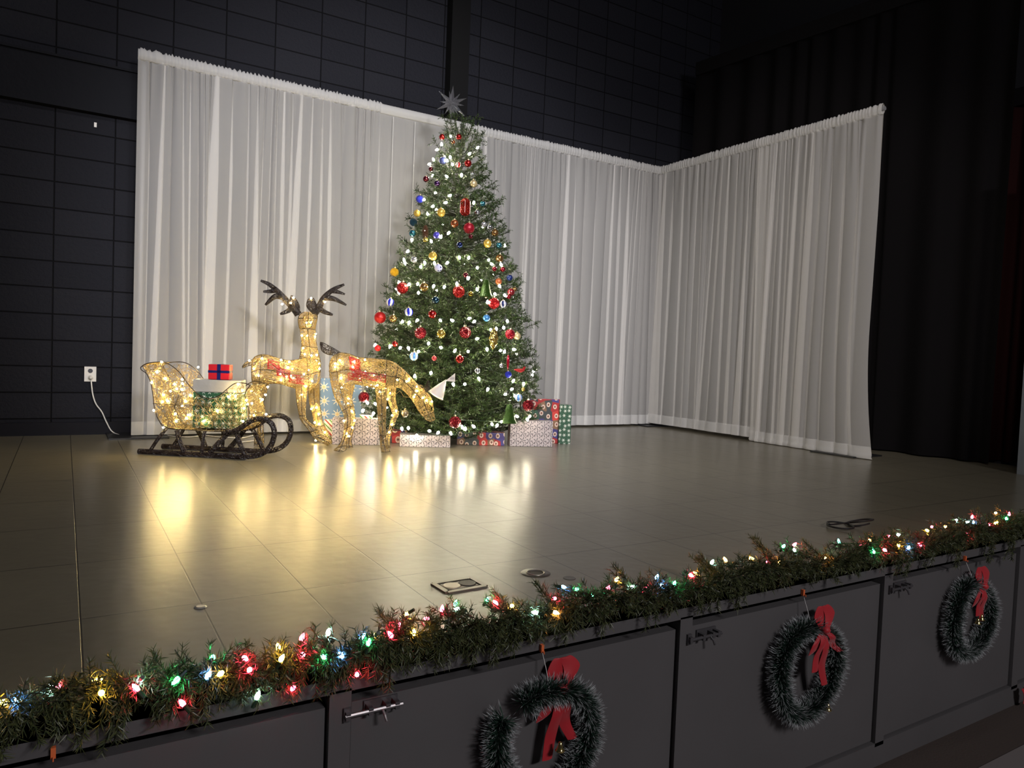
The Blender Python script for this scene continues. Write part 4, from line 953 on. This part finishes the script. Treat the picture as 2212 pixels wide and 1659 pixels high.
antler(buck, [([(1500, 372), (1540, 320), (1570, 260), (1610, 210), (1670, 165), (1748, 130)], .026, .012), ([(1590, 235), (1670, 250), (1765, 298)], .022, .009), ([(1640, 180), (1690, 190), (1755, 210)], .018, .007), ([(1535, 320), (1590, 355), (1655, 378)], .02, .010)], BO)
place_bulbs(pl, buck, [(975, 750), (1073, 738), (1228, 742), (1303, 755), (1295, 800), (1228, 850), (1280, 875), (1310, 880), (1340, 885), (1415, 858), (1228, 915), (1440, 955), (1487, 922), (1540, 820), (1530, 705), (1487, 712), (1430, 697), (1420, 645), (1400, 540), (1447, 540), (1508, 552), (1250, 287), (1312, 275), (1595, 272), (1330, 235), (1485, 240), (1400, 1030), (1515, 1138), (1478, 1143), (1545, 1188), (1508, 1250), (1548, 1268), (1595, 1332), (1523, 1398)],
            lambda X, Y: (.05 if Y < 680 else (-.05 if Y < 960 else (0 if X < 1450 else .12))), [torso, neck, torso], 9)
place_bulbs(pl, buck, [(1435, 445), (1482, 442)], -.02, [torso], 0)

# sleigh
CROP = (3.771, 280, 580)
A0 = onZ(300, 980); B0 = onZ(527, 994); A1 = onZ(357, 971); B1 = onZ(596, 982)
dd = (B0 - A0) / np.linalg.norm(B0 - A0) + (B1 - A1) / np.linalg.norm(B1 - A1); dd /= np.linalg.norm(dd)
pl = Plane(A0 * .5 + B0 * .5, dd, CROP)
WS = float(np.dot((A1 + B1) / 2 - (A0 + B0) / 2, pl.n)); WS = max(WS, .28)
slr = (A0 + B0 + A1 + B1) / 4
sleigh = thing('sleigh_decoration', slr, 'gold wire sleigh with lights on curled dark brown runners, holding gifts', 'light-up sleigh')
side_px = [(90, 805), (125, 780), (190, 765), (265, 764), (330, 785), (400, 840), (450, 905), (500, 970), (565, 1028), (640, 1058), (720, 1040), (790, 985), (850, 940), (900, 930), (950, 938), (980, 955), (955, 985), (940, 1030), (950, 1085), (972, 1150), (968, 1225), (935, 1290), (880, 1325), (700, 1328), (500, 1316), (300, 1300), (240, 1240), (205, 1150), (190, 1030), (172, 930), (140, 860), (95, 825)]
side = np.array([pl(x, y, .02) for x, y in side_px]); side2 = np.stack([(side - slr) @ pl.d, side[:, 2]], 1)
def inside(poly, P):
    x, y = P[..., 0], P[..., 1]; c = np.zeros(x.shape, bool); n = len(poly)
    for i in range(n):
        x1, y1 = poly[i]; x2, y2 = poly[(i + 1) % n]
        if y1 == y2: continue
        c ^= ((y1 > y) != (y2 > y)) & (x < (x2 - x1) * (y - y1) / (y2 - y1) + x1)
    return c
WB = WS - .04
def flat_panel(off, dens=230):
    lo, hi = side2.min(0), side2.max(0); n = int(np.prod(hi - lo) * dens / .1 * 1.05); ns = 9
    p = rng.uniform(lo, hi, (n, 2)); hd = rng.uniform(0, 6.28, n); cv = rng.normal(size=n) * .35; Q = np.zeros((n, ns + 1, 2))
    for j in range(ns + 1): Q[:, j] = p; hd = hd + cv + rng.normal(size=n) * .35; p = p + .0115 * np.stack([np.cos(hd), np.sin(hd)], 1)
    Q = Q[inside(side2, Q).all(1)]
    base = slr + pl.n * (np.dot(side[0] - slr, pl.n) + off); base[2] = 0
    P = base + Q[..., 0, None] * pl.d + Q[..., 1, None] * np.array([0, 0, 1.]) + rng.normal(size=Q.shape[:2])[..., None] * .003 * pl.n
    return MB().tubes(P, .0015, 3)
def outline(off, r=.003):
    Q = np.vstack([side, side[:1]]) + pl.n * off; mb = MB().tubes([spline(Q, 140)], r, 6)
    for i, j in ((6, 25), (9, 23), (11, 22)): mb.tubes([[Q[i], Q[j]]], .002, 5)
    a, b = pl(190, 1100, .02) + pl.n * off, pl(965, 1145, .02) + pl.n * off; mb.tubes([[a, b]], .002, 5); return mb
for off in (0, WB):
    s_ = flat_panel(off).build('side_panel', gold, sleigh); outline(off).build('panel_frame', fr_m, s_)
def ruled(px_edge, nm, dens=215):
    E_ = spline(np.array([pl(x, y, .02) for x, y in px_edge]), 60); La = np.linalg.norm(np.diff(E_, axis=0), axis=1).sum()
    n = int(La * WB * dens / .1); a = rng.uniform(0, La, n); b = rng.uniform(0, WB, n); hd = rng.uniform(0, 6.28, n); cv = rng.normal(size=n) * .35; P = np.zeros((n, 10, 3))
    for j in range(10):
        a = np.clip(a, 0, La); b = np.clip(b, 0, WB); x = a / La * 58.99; i = x.astype(int); f = (x - i)[:, None]
        P[:, j] = E_[i] * (1 - f) + E_[i + 1] * f + b[:, None] * pl.n; hd = hd + cv + rng.normal(size=n) * .35; a = a + .0115 * np.cos(hd); b = b + .0115 * np.sin(hd)
    o = MB().tubes(P, .0015, 3).build(nm, gold, sleigh)
    mb = MB()
    for w_ in (0, WB): mb.tubes([E_ + pl.n * w_], .002, 5)
    for f in (0, .33, .66, .999): q = E_[int(f * 59)]; mb.tubes([[q, q + pl.n * WB]], .002, 5)
    mb.build('panel_frame', fr_m, o)
ruled([(985, 950), (955, 985), (940, 1030), (950, 1085), (972, 1150), (968, 1225), (935, 1290), (880, 1325)], 'front_panel')
ruled([(265, 764), (190, 765), (110, 790), (140, 860), (172, 930), (190, 1030), (205, 1150), (240, 1240), (300, 1300)], 'back_panel')
ruled([(300, 1300), (500, 1316), (700, 1326), (880, 1325)], 'floor_panel')
run_px = [(75, 1492), (180, 1496), (320, 1505), (480, 1520), (650, 1532), (820, 1542), (930, 1548), (1020, 1540), (1090, 1515), (1145, 1465), (1172, 1400), (1178, 1340), (1158, 1280), (1110, 1246), (1050, 1238), (990, 1252), (940, 1285), (890, 1320), (830, 1345), (770, 1350)]
def path_tube(mb, C, r, dens, thr=.0018):
    C = spline(C, 60); T = np.gradient(C, axis=0); T /= np.linalg.norm(T, axis=1)[:, None] + 1e-9; U_ = np.cross(T, pl.n)
    l = dict(C=C, Hv=U_ * r, w=np.full(60, r), n=pl.n, m=60); curls(mb, l, dens, thr, seg=.009); frame(mb, l, (.0, .999), (0, math.pi / 2, math.pi, 4.71), .0022)
RC = np.array([pl(x, y, 0) for x, y in run_px]); RC[:, 2] += .019 - RC[:8, 2].min()
flat = RC[:7, 2].copy(); RC[:7, 2] = .019
for off in (0, WS):
    mb = MB(); path_tube(mb, RC + pl.n * off, .016, 430, .0022); mb.build('runner', brown, sleigh)
st_px = [((290, 1300), (170, 1475)), ((372, 1320), (445, 1500)), ((600, 1328), (590, 1505)), ((790, 1345), (650, 1510)), ((860, 1345), (940, 1530))]
for off in (0, WS):
    for i, (a, b) in enumerate(st_px):
        p, q = pl(*a, 0), pl(*b, 0); q[2] = .03; mb = MB(); path_tube(mb, np.array([p + pl.n * (off + (.02 if off == 0 else -.02)), (p + q) / 2 + pl.n * off, q + pl.n * off]), .010 if i in (0, 2) else .015, 400); mb.build('strut', brown, sleigh)
sl_b = [(265, 768), (225, 840), (290, 895), (183, 932), (430, 932), (360, 943), (388, 975), (425, 993), (272, 1025), (272, 1088), (318, 1075), (450, 1080), (500, 1030), (197, 1150), (372, 1188), (473, 1190), (460, 1212), (372, 1240), (495, 1195), (720, 1155), (865, 1035), (810, 1050), (940, 1140), (955, 1105), (950, 1073), (920, 1250), (610, 1240), (270, 1290), (890, 945)]
place_bulbs(pl, sleigh, sl_b, .018, [torso], 0)
place_bulbs(pl, sleigh, [(555, 808), (1118, 970), (1098, 1028), (1090, 1070), (1118, 1185), (1010, 1190), (985, 1000)], WS - .03, [torso], 0)
place_bulbs(pl, sleigh, [(420, 900), (330, 1000), (420, 1120), (560, 1200), (700, 1250), (840, 1180), (800, 1100), (1000, 1100)], WS * .5, [torso], 0)

# ------------------------------------------------------------------ gifts
poin = paper_mat('poinsettia_paper', (.38, .33, .335), [(.02, .022, .03)], 17, 5, .52, .12, second=((.05, .035, .04), 3, .34), petal=2.2)
blue_p = paper_mat('blue_star_paper', (.16, .27, .45), [(.72, .68, .6), (.75, .55, .25)], 9, 8, .42, .1)
green_p = paper_mat('green_flake_paper', (.018, .07, .034), [(.55, .58, .5)], 24, 6, .40, .35)
fig_p = figure_paper('figure_paper', 16); red_p = figure_paper('red_figure_paper', 12); stripe_p = stripe_paper('stripe_paper')
silver_p = mat('pearl_paper', (.44, .42, .38), .3, .25, bump=(14, .5, .01)); redwrap = mat('red_wrap', (.5, .012, .02), .3); navy_r = mat('navy_ribbon', (.006, .010, .09), .3)
def gift(name, P, w, h, dep, rot, m, label, group=None, lid=True):
    """P = middle of the front bottom edge"""
    away = np.array([-math.sin(rot), math.cos(rot), 0]); c = np.asarray(P) + away * dep / 2
    t = thing(name, c, label, 'gift', group, rz=rot)
    me = MB().box((0, 0, h / 2), (w, dep, h)).mesh('wrapped_box'); me.materials.append(m); o = link('wrapped_box', me, t); uv_box(o)
    bv = o.modifiers.new('soft edge', 'BEVEL'); bv.width = .004; bv.segments = 2
    for s in (-1, 1):     # folded paper flaps on the ends
        fl = MB(); fl.add([(s * (w / 2 + .0012), -dep * .46, .01), (s * (w / 2 + .0012), dep * .46, .01), (s * (w / 2 + .0024), 0, h * .62)], [[0, 1, 2]] if s > 0 else [[0, 2, 1]])
        me = fl.mesh('end_flap'); me.materials.append(m); f = link('end_flap', me, t); uv_box(f)
    return t
def fgift(cx, by, wpx, hpx, dep, rot, m, label, group='wrapped gifts under the tree'):
    P = onZ(cx, by); k = ppm(P); d = ray(cx, by); perp = math.atan2(-d[0], d[1])
    return gift('gift_box', P, wpx / k / math.cos(rot - perp), hpx / k, dep, rot, m, label, group), P, hpx / k
R_ = math.radians
g1, P1, h1 = fgift(768, 961, 101, 57, .12, R_(-22), poin, 'poinsettia print gift standing behind the legs of the doe')
fgift(734, 946, 88, 128, .09, R_(-20), blue_p, 'tall blue gift with white star flakes left of the tree')
fgift(709, 954, 20, 48, .05, R_(-24), stripe_p, 'slim red and green striped gift at the left end of the row')
fgift(851, 957, 56, 27, .12, R_(-20), red_p, 'low red patterned gift between the legs of the doe and the long flat one')
fgift(918, 966, 109, 26, .16, R_(-24), poin, 'long low poinsettia print gift under the nose of the doe')
fgift(1038, 962, 103, 28, .17, R_(-27), fig_p, 'low gift printed with little figures at the middle of the row')
fgift(1147, 965, 92, 56, .10, R_(-20), poin, 'upright poinsettia print gift at the right of the row')
fgift(1164, 957.5, 84, 96, .05, R_(-21), fig_p, 'tall gift printed with little figures behind the right poinsettia one')
fgift(1219, 959.5, 26, 85, .12, R_(-24), green_p, 'tall narrow dark green gift at the far right end')
away = np.array([-math.sin(R_(-22)), math.cos(R_(-22)), 0])
gift('gift_box', P1 + away * .02 + np.array([.07, -.03, h1 + .001]), .10, .022, .07, R_(-22), stripe_p, 'flat striped packet lying on the poinsettia gift behind the doe', 'wrapped gifts under the tree')
# gifts riding in the sleigh
mid = WS * .5; ang = math.atan2(pl.d[1], pl.d[0]) + R_(14)
fz = max(pl(500, 1316, .02)[2], pl(880, 1325, .02)[2]) + .006
def sgift(X0, X1, Y0, Y1, off, dep, m, label, zb=None):
    a, b = pl(X0, Y1, off), pl(X1, Y1, off); P = (a + b) / 2; zt = pl((X0 + X1) / 2, Y0, off)[2]; z0 = P[2] if zb is None else zb; P[2] = z0
    w = abs(np.dot(b - a, pl.d)) * .98
    return gift('gift_box', P, w, zt - z0, dep, ang, m, label, 'gifts in the sleigh'), zt
_, z1 = sgift(525, 900, 1012, 1300, .055, .17, green_p, 'green snowflake gift inside the wire sleigh', fz)
_, z2 = sgift(528, 895, 908, 1010, .06, .15, silver_p, 'pearl white gift on top of the green one in the sleigh', z1 + .002)
rg, z3 = sgift(645, 806, 782, 905, .08, .10, redwrap, 'small red gift with navy ribbon on top of the stack in the sleigh', z2 + .002)
rbx = [c for c in rg.children if c.name.startswith('wrapped_box')][0]
bb = [v.co for v in rbx.data.vertices]; w_ = max(v.x for v in bb) * 2; d_ = max(v.y for v in bb) * 2; h_ = max(v.z for v in bb)
mb = MB().box((0, 0, h_ / 2), (w_ * .17, d_ + .003, h_ + .003)); mb.box((0, 0, h_ * .52), (w_ + .003, d_ + .003, h_ * .16))
me = mb.mesh('ribbon'); me.materials.append(navy_r); link('ribbon', me, rg)

# ------------------------------------------------------------------ garland and its coloured lights along the stage edge
gar_px = [(10,1517,'Y'),(38,1516,'B'),(113,1488,'W'),(125,1483,'R'),(208,1471,'Y'),(219,1497,'Y'),(302,1469,'W'),(294,1487,'R'),(381,1469,'G'),(459,1421,'G'),(449,1460,'B'),(477,1455,'Y'),(539,1447,'R'),(529,1422,'R'),(394,1519,'R'),(556,1504,'W'),
 (608,1423,'Y'),(601,1399,'Y'),(652,1378,'R'),(654,1414,'R'),(709,1367,'W'),(700,1419,'G'),(737,1416,'B'),(633,1486,'R'),(771,1457,'R'),(782,1376,'B'),(810,1372,'O'),(796,1389,'G'),(844,1372,'R'),(878,1327,'Y'),(924,1337,'R'),(955,1316,'R'),(984,1305,'G'),(989,1316,'W'),
 (894,1367,'Y'),(862,1353,'R'),(1054,1295,'G'),(1071,1303,'R'),(1106,1309,'Y'),(1157,1324,'W'),(1198,1293,'R'),(1200,1323,'O'),(1216,1268,'B'),(1246,1273,'G'),(1278,1286,'G'),(1332,1252,'Y'),(1316,1269,'R'),(1366,1268,'W'),(1396,1265,'R'),(1418,1248,'B'),(1430,1265,'B'),(1456,1262,'G'),
 (1492,1242,'R'),(1503,1240,'Y'),(1538,1215,'W'),(1659,1214,'R'),(1685,1215,'O'),(1692,1181,'G'),(1716,1177,'R'),(1716,1188,'W'),(1782,1206,'O'),(1812,1170,'G'),(1860,1178,'R'),(1879,1167,'O'),(1887,1192,'G'),(1911,1188,'R'),(1921,1159,'R'),(1941,1155,'W'),(1941,1177,'Y'),
 (1622,1206,'Y'),(1567,1210,'O'),(1963,1183,'B'),(1987,1177,'R'),(2003,1146,'Y'),(2013,1138,'R'),(2042,1137,'O'),(2065,1124,'W'),(2090,1128,'W'),(2103,1130,'B'),(2100,1117,'R'),(2091,1154,'R'),(2136,1134,'R'),(2151,1130,'Y'),(2151,1108,'O'),(2180,1111,'R'),(2174,1121,'G')]
def on_garland(px, py):
    P = onY(px, py, YE - .035)
    if P[2] > .055: P = onZ(px, py, .055)
    if P[1] > YE + .10: P = onY(px, py, YE + .10)
    return P
GB = [(on_garland(x, y), c) for x, y, c in gar_px]
xs_ = np.arange(-.62, 4.75, .006)
def core(x):
    return np.stack([x, YE - .004 + .012 * np.sin(x * 7.1), .032 + .012 * np.sin(x * 9.3 + 1)], -1)
segs = []
for x in np.arange(-.62, 4.75, .0040):
    c = core(np.array([x]))[0]; a = rng.uniform(-2.6, 1.9)
    d = np.array([rng.normal() * .75, -math.cos(a + .4), math.sin(a + 1.1) * .8 + .1]); d /= np.linalg.norm(d); L = rng.uniform(.035, .080) * (1 + .25 * min(1, max(0, (x - 1.5) / 1.5)))
    e = c + d * L
    if e[1] > YE and e[2] < .012: e[2] = .012 + rng.random() * .03
    if e[1] < YE + .0: e[2] = max(e[2], -.055)
    segs.append((c, e))
droop = [(30, 1575), (165, 1600), (250, 1600), (350, 1560), (430, 1555), (500, 1520), (690, 1488), (725, 1480), (800, 1470), (840, 1475), (880, 1430), (905, 1432), (940, 1436), (962, 1438), (1000, 1428), (1030, 1428), (1062, 1430), (1105, 1405), (1135, 1380), (1160, 1380), (1200, 1360), (1226, 1385), (1275, 1350), (1312, 1366), (1395, 1347), (1430, 1322), (1452, 1318), (1508, 1320), (1540, 1322), (1590, 1300), (1600, 1305), (1660, 1275), (1685, 1265), (1755, 1258), (1800, 1246), (1845, 1236), (1905, 1225), (1932, 1245), (1952, 1242), (2000, 1220), (2062, 1222), (2130, 1215), (2180, 1205)]
for px, py in droop:
    E_ = onY(px, py, YE - .028); c = core(np.array([E_[0] + rng.normal() * .015]))[0]; c[1] = YE - .03; m_ = (c + E_) / 2 + np.array([0, -.012, .01])
    for k in range(3): j = rng.normal(size=3) * np.array([.010, .004, .006]); segs.append((c + j, m_ + j)); segs.append((m_ + j, E_ + j * 1.6))
    for k in range(3): j = rng.normal(size=3) * np.array([.016, .006, .012]); segs.append((c + j * .5, c * .45 + E_ * .55 + j))
for x in np.arange(-.6, 4.7, .011):
    c = core(np.array([x]))[0]; c[1] = YE - .022; segs.append((c + np.array([0, 0, .01]), np.array([x + rng.normal() * .02, YE - rng.uniform(.022, .05), rng.uniform(-.055 if x < 1.3 else -.012, .012)])))
up = [(525, 1392), (815, 1318), (835, 1335), (1075, 1280), (1158, 1258), (1325, 1218), (1500, 1200), (1515, 1205), (1625, 1160), (1640, 1176), (1735, 1168), (2105, 1103)]
for b, _c in GB:                            # sprigs around every bulb
    c = core(np.array([b[0] + rng.normal() * .02]))[0]
    for k in range(5): segs.append((c * .55 + b * .45 + rng.normal(size=3) * .006, b + rng.normal(size=3) * np.array([.024, .016, .014])))
for px, py in up:
    E_ = on_garland(px, py); c = core(np.array([E_[0] + .01]))[0]
    for k in range(4): j = rng.normal(size=3) * .010; segs.append((c + j * .5, E_ + j))
A_ = np.array([s[0] for s in segs]); B_ = np.array([s[1] for s in segs]); D = B_ - A_; L = np.linalg.norm(D, axis=1) + 1e-6; D /= L[:, None]
cnt = np.maximum(8, (L * 620).astype(int)); idx = np.repeat(np.arange(len(segs)), cnt); f = rng.random(len(idx)); P = A_[idx] + D[idx] * (L[idx] * f)[:, None]
q = rng.normal(size=P.shape); q -= D[idx] * (q * D[idx]).sum(1)[:, None]; q /= np.linalg.norm(q, axis=1)[:, None]; nd = D[idx] * .7 + q * .8; nd /= np.linalg.norm(nd, axis=1)[:, None]
Ln = rng.uniform(.014, .024, len(P)); tip = P + nd * Ln[:, None]
ok = ~((tip[:, 1] > YE) & (tip[:, 2] < .002)) & ~((tip[:, 1] > YE - .002) & (tip[:, 2] < .0)) & ~((P[:, 1] > YE - .001) & (P[:, 2] < .001))
for b, _ in GB: ok &= ((P + nd * .008 - b) ** 2).sum(1) > .0075 ** 2
P, nd, Ln = P[ok], nd[ok], Ln[ok]
gar = thing('garland', core(np.array([1.9]))[0], 'long green pine garland draped along the front edge of the stage', 'garland')
MB().needles(P, nd, Ln, .0019).build('foliage', needle_mat('garland_needles', (.028, .045, .015), (.085, .095, .032), (.12, .12, .045), .5, .45), gar)
gs = MB().tubes([core(xs_[::6])], .003, 5); gs.tubes(np.stack([A_, B_], 1), .0011, 3); gs.build('core_wire', stem_m, gar)
GBs = sorted(GB, key=lambda b: b[0][0])
for lab, lo, hi in (('coloured lights on the left third of the garland along the stage edge', -9, .95), ('coloured lights on the middle of the garland along the stage edge', .95, 2.2), ('coloured lights on the far right stretch of the garland', 2.2, 9)):
    sel = [(b, c) for b, c in GBs if lo <= b[0] < hi]; root = thing('string_lights', sel[0][0], lab, 'lights', 'coloured light strings on the garland')
    for b, c in sel:
        d = rng.normal(size=3) + np.array([0, -.3, .7]); d /= np.linalg.norm(d); bulb(GLOW_ME[c], root, b - d * .008, d, socket=True)
    w = [sel[0][0]]
    for (a, _), (b, _) in zip(sel[:-1], sel[1:]):
        m1 = core(np.array([a[0] * .6 + b[0] * .4]))[0] + np.array([0, -.015, .03]); w += [m1, b - np.array([0, 0, .012])]
    MB().tubes([spline(np.array(w), len(w) * 5)], .0018, 5).build('wire', wire_g, root)

# ------------------------------------------------------------------ wreaths on the doors
tinsel = needle_mat('wreath_tinsel', (.010, .028, .018), (.022, .05, .034), (.72, .74, .76), .62, .4)
redrib = mat('red_velvet', (.42, .006, .014), .6, sheen=.3); goldbell = mat('gold_bell', (.8, .62, .25), .15, .95); orange = mat('orange_clip', (.75, .16, .05), .4); twine = mat('white_string', (.6, .58, .56), .6)
def strip(mb, pts, side, wds, th=.0012, n=22):
    C = spline(np.array(pts), n); side = np.asarray(side, float); w = np.interp(np.linspace(0, 1, n), np.linspace(0, 1, len(wds)), wds)
    G = np.stack([C - side * w[:, None] / 2, C - side * w[:, None] / 6, C + side * w[:, None] / 6, C + side * w[:, None] / 2], 1); G[:, 1:3, 1] -= .003
    mb.grid(G); G2 = G.copy(); G2[:, :, 1] += th; mb.grid(G2)
def wreath(cx, cz, R0, label, gap, bow_dx, bells, hang_px, variant):
    y0 = YE - .038; c = np.array([cx, y0, cz]); root = thing('wreath', c, label, 'wreath', 'tinsel wreaths on the stage doors')
    a = rng.uniform(0, 2 * math.pi, 7600); tube_r = .028
    keep = np.ones(len(a), bool)
    if gap: keep = ~((a > gap[0]) & (a < gap[1]))
    a = a[keep]; sh = np.zeros(len(a))
    if gap: sh = .022 * np.clip((a - gap[1]) / .7, 0, 1) * 0 + .018 * np.exp(-((a - gap[1]) / .5) ** 2) * (a >= gap[1])
    wob = .006 * np.sin(a * 3 + variant)
    u = np.stack([np.cos(a), np.zeros_like(a), np.sin(a)], 1); C = c + u * (R0 + wob + sh)[:, None]
    ph = rng.uniform(0, 2 * math.pi, len(a)); rd = u * np.cos(ph)[:, None] + np.array([0, -1, 0]) * np.sin(ph)[:, None]
    tg = np.stack([-np.sin(a), np.zeros_like(a), np.cos(a)], 1); d = rd + tg * rng.normal(size=len(a))[:, None] * .30 + rng.normal(size=u.shape) * .12; d /= np.linalg.norm(d, axis=1)[:, None]
    Ln = rng.uniform(.036, .056, len(a)); tipy = C[:, 1] + d[:, 1] * Ln; d[tipy > YE - .001, 1] *= .55; d /= np.linalg.norm(d, axis=1)[:, None]
    MB().needles(C + d * .004, d, Ln, .0026).build('tinsel', tinsel, root)
    aa = np.linspace(gap[1] + .02, gap[0] + 2 * math.pi - .02, 70) if gap else np.linspace(0, 2 * math.pi, 71)
    shr = .018 * np.exp(-((aa - gap[1]) / .5) ** 2) if gap else 0
    MB().tubes([c + np.stack([np.cos(aa), 0 * aa, np.sin(aa)], 1) * (R0 + .006 * np.sin(aa * 3 + variant) + shr)[:, None]], .008, 6).build('ring', mat('wreath_core', (.008, .02, .013), .7), root)
    top = c + np.array([bow_dx, .012 if variant == 0 else -.022, math.sqrt(max(R0 ** 2 - bow_dx ** 2, .01))])
    mb = MB(); X = np.array([1., 0, 0]); Zv = np.array([0, 0, 1.])
    # loop standing above the ring, knot, second loop and tails
    strip(mb, [top, top + np.array([-.012, .008, .045]), top + np.array([.012, .012, .082]), top + np.array([.042, .004, .05]), top + np.array([.01, -.012, .005])], X, [.03, .06, .05, .06, .03])
    strip(mb, [top, top + np.array([-.05, -.012, -.04]), top + np.array([-.055, -.004, -.075]), top + np.array([-.01, -.01, -.03])], (X + Zv * .4), [.02, .045, .05, .025])
    mb.build('bow_loop', redrib, root, smooth=True)
    for k, (dx, ln, sl) in enumerate([(-.028, .20, -.012), (.018, .16, .03)] if variant == 0 else ([(-.03, .15, -.012), (.055, .10, .05), (.0, .21, .02)] if variant == 1 else [(-.02, .13, -.01), (.004, .16, .004)])):
        mb = MB(); strip(mb, [top, top + np.array([dx * .6, -.018, -ln * .3]), top + np.array([dx, -.004, -ln * .65]), top + np.array([dx + sl, -.006, -ln])], X, [.022, .036, .04, .034]); mb.build('bow_tail', redrib, root, smooth=True)
    mb = MB().lathe([(0, .016), (.013, .010), (.017, 0), (.013, -.010), (0, -.016)], 12, top + np.array([0, -.012, 0])); mb.build('bow_knot', redrib, root, smooth=True)
    for (bx, bz_) in bells:
        bc = np.array([cx + bx, y0 - .03, cz + bz_]); k = MB().lathe([(.0005, .016), (.005, .014), (.007, .004), (.011, -.006), (.0145, -.010), (.013, -.011)], 14, bc); bo = k.build('bell', goldbell, root, smooth=True)
        MB().lathe([(0, -.008), (.004, -.011), (0, -.015)], 8, bc).build('clapper', goldbell, bo)
    hk = onY(*hang_px, YE - .006)
    MB().tubes([[hk, hk * .5 + (c + np.array([0, 0, R0])) * .5 + np.array([.002, -.004, 0]), c + np.array([.0, -.01, R0 - .01])]], .0013, 5).build('hanging_string', twine, root)
    return hk
def clip(P, label):
    t = thing('hook', P, label, 'hook', 'orange hooks above the stage doors'); P = np.asarray(P)
    MB().box(P + np.array([0, -.001, .004]), (.009, .010, .022)).build('clip_body', orange, t)
    MB().tubes([[P + np.array([0, -.005, -.004]), P + np.array([0, -.014, -.008]), P + np.array([0, -.013, .0])]], .0014, 5).build('hook_wire', orange, t)
wx1, wx2, wx3 = 1.175, 2.335, 3.482
h_ = wreath(wx1, -.330, .153, 'snowy tinsel wreath with a gap at its upper left, nearest door', (2.15, 2.52), .05, [(.028, -.005)], (1170, 1403), 0); clip(h_, 'orange hook holding the wreath with a gap in its ring')
h_ = wreath(wx2, -.347, .158, 'complete snowy tinsel wreath on the middle door beside the latch', None, .045, [(.055, .088), (.09, -.148)], (1734, 1282), 1); clip(h_, 'orange hook holding the wreath on the middle door')
h_ = wreath(wx3, -.337, .153, 'snowy tinsel wreath on the far right door with two little bells low on its bow', None, .03, [(.0, -.005), (.03, .008)], (2084, 1208), 2); clip(h_, 'orange hook holding the wreath on the far right door')
clip(onY(115, 1629, YE - .006), 'orange hook above the leftmost door, nothing visible hanging from it')
mb = MB(); pr_ = onY(2209, 1500, YE - .04); t = thing('wreath_bow', pr_, 'red bow peeking in at the right edge of the stage front', 'bow')
strip(mb, [pr_ + np.array([0, 0, .03]), pr_ + np.array([.02, -.01, 0]), pr_ + np.array([.03, 0, -.05])], (1, 0, 0), [.03, .06, .04]); mb.build('bow_loop', redrib, t, smooth=True)
MB().lathe([(0, .016), (.013, .010), (.017, 0), (.013, -.010), (0, -.016)], 12, pr_ + np.array([.03, -.005, .02])).build('bow_knot', redrib, t, smooth=True)
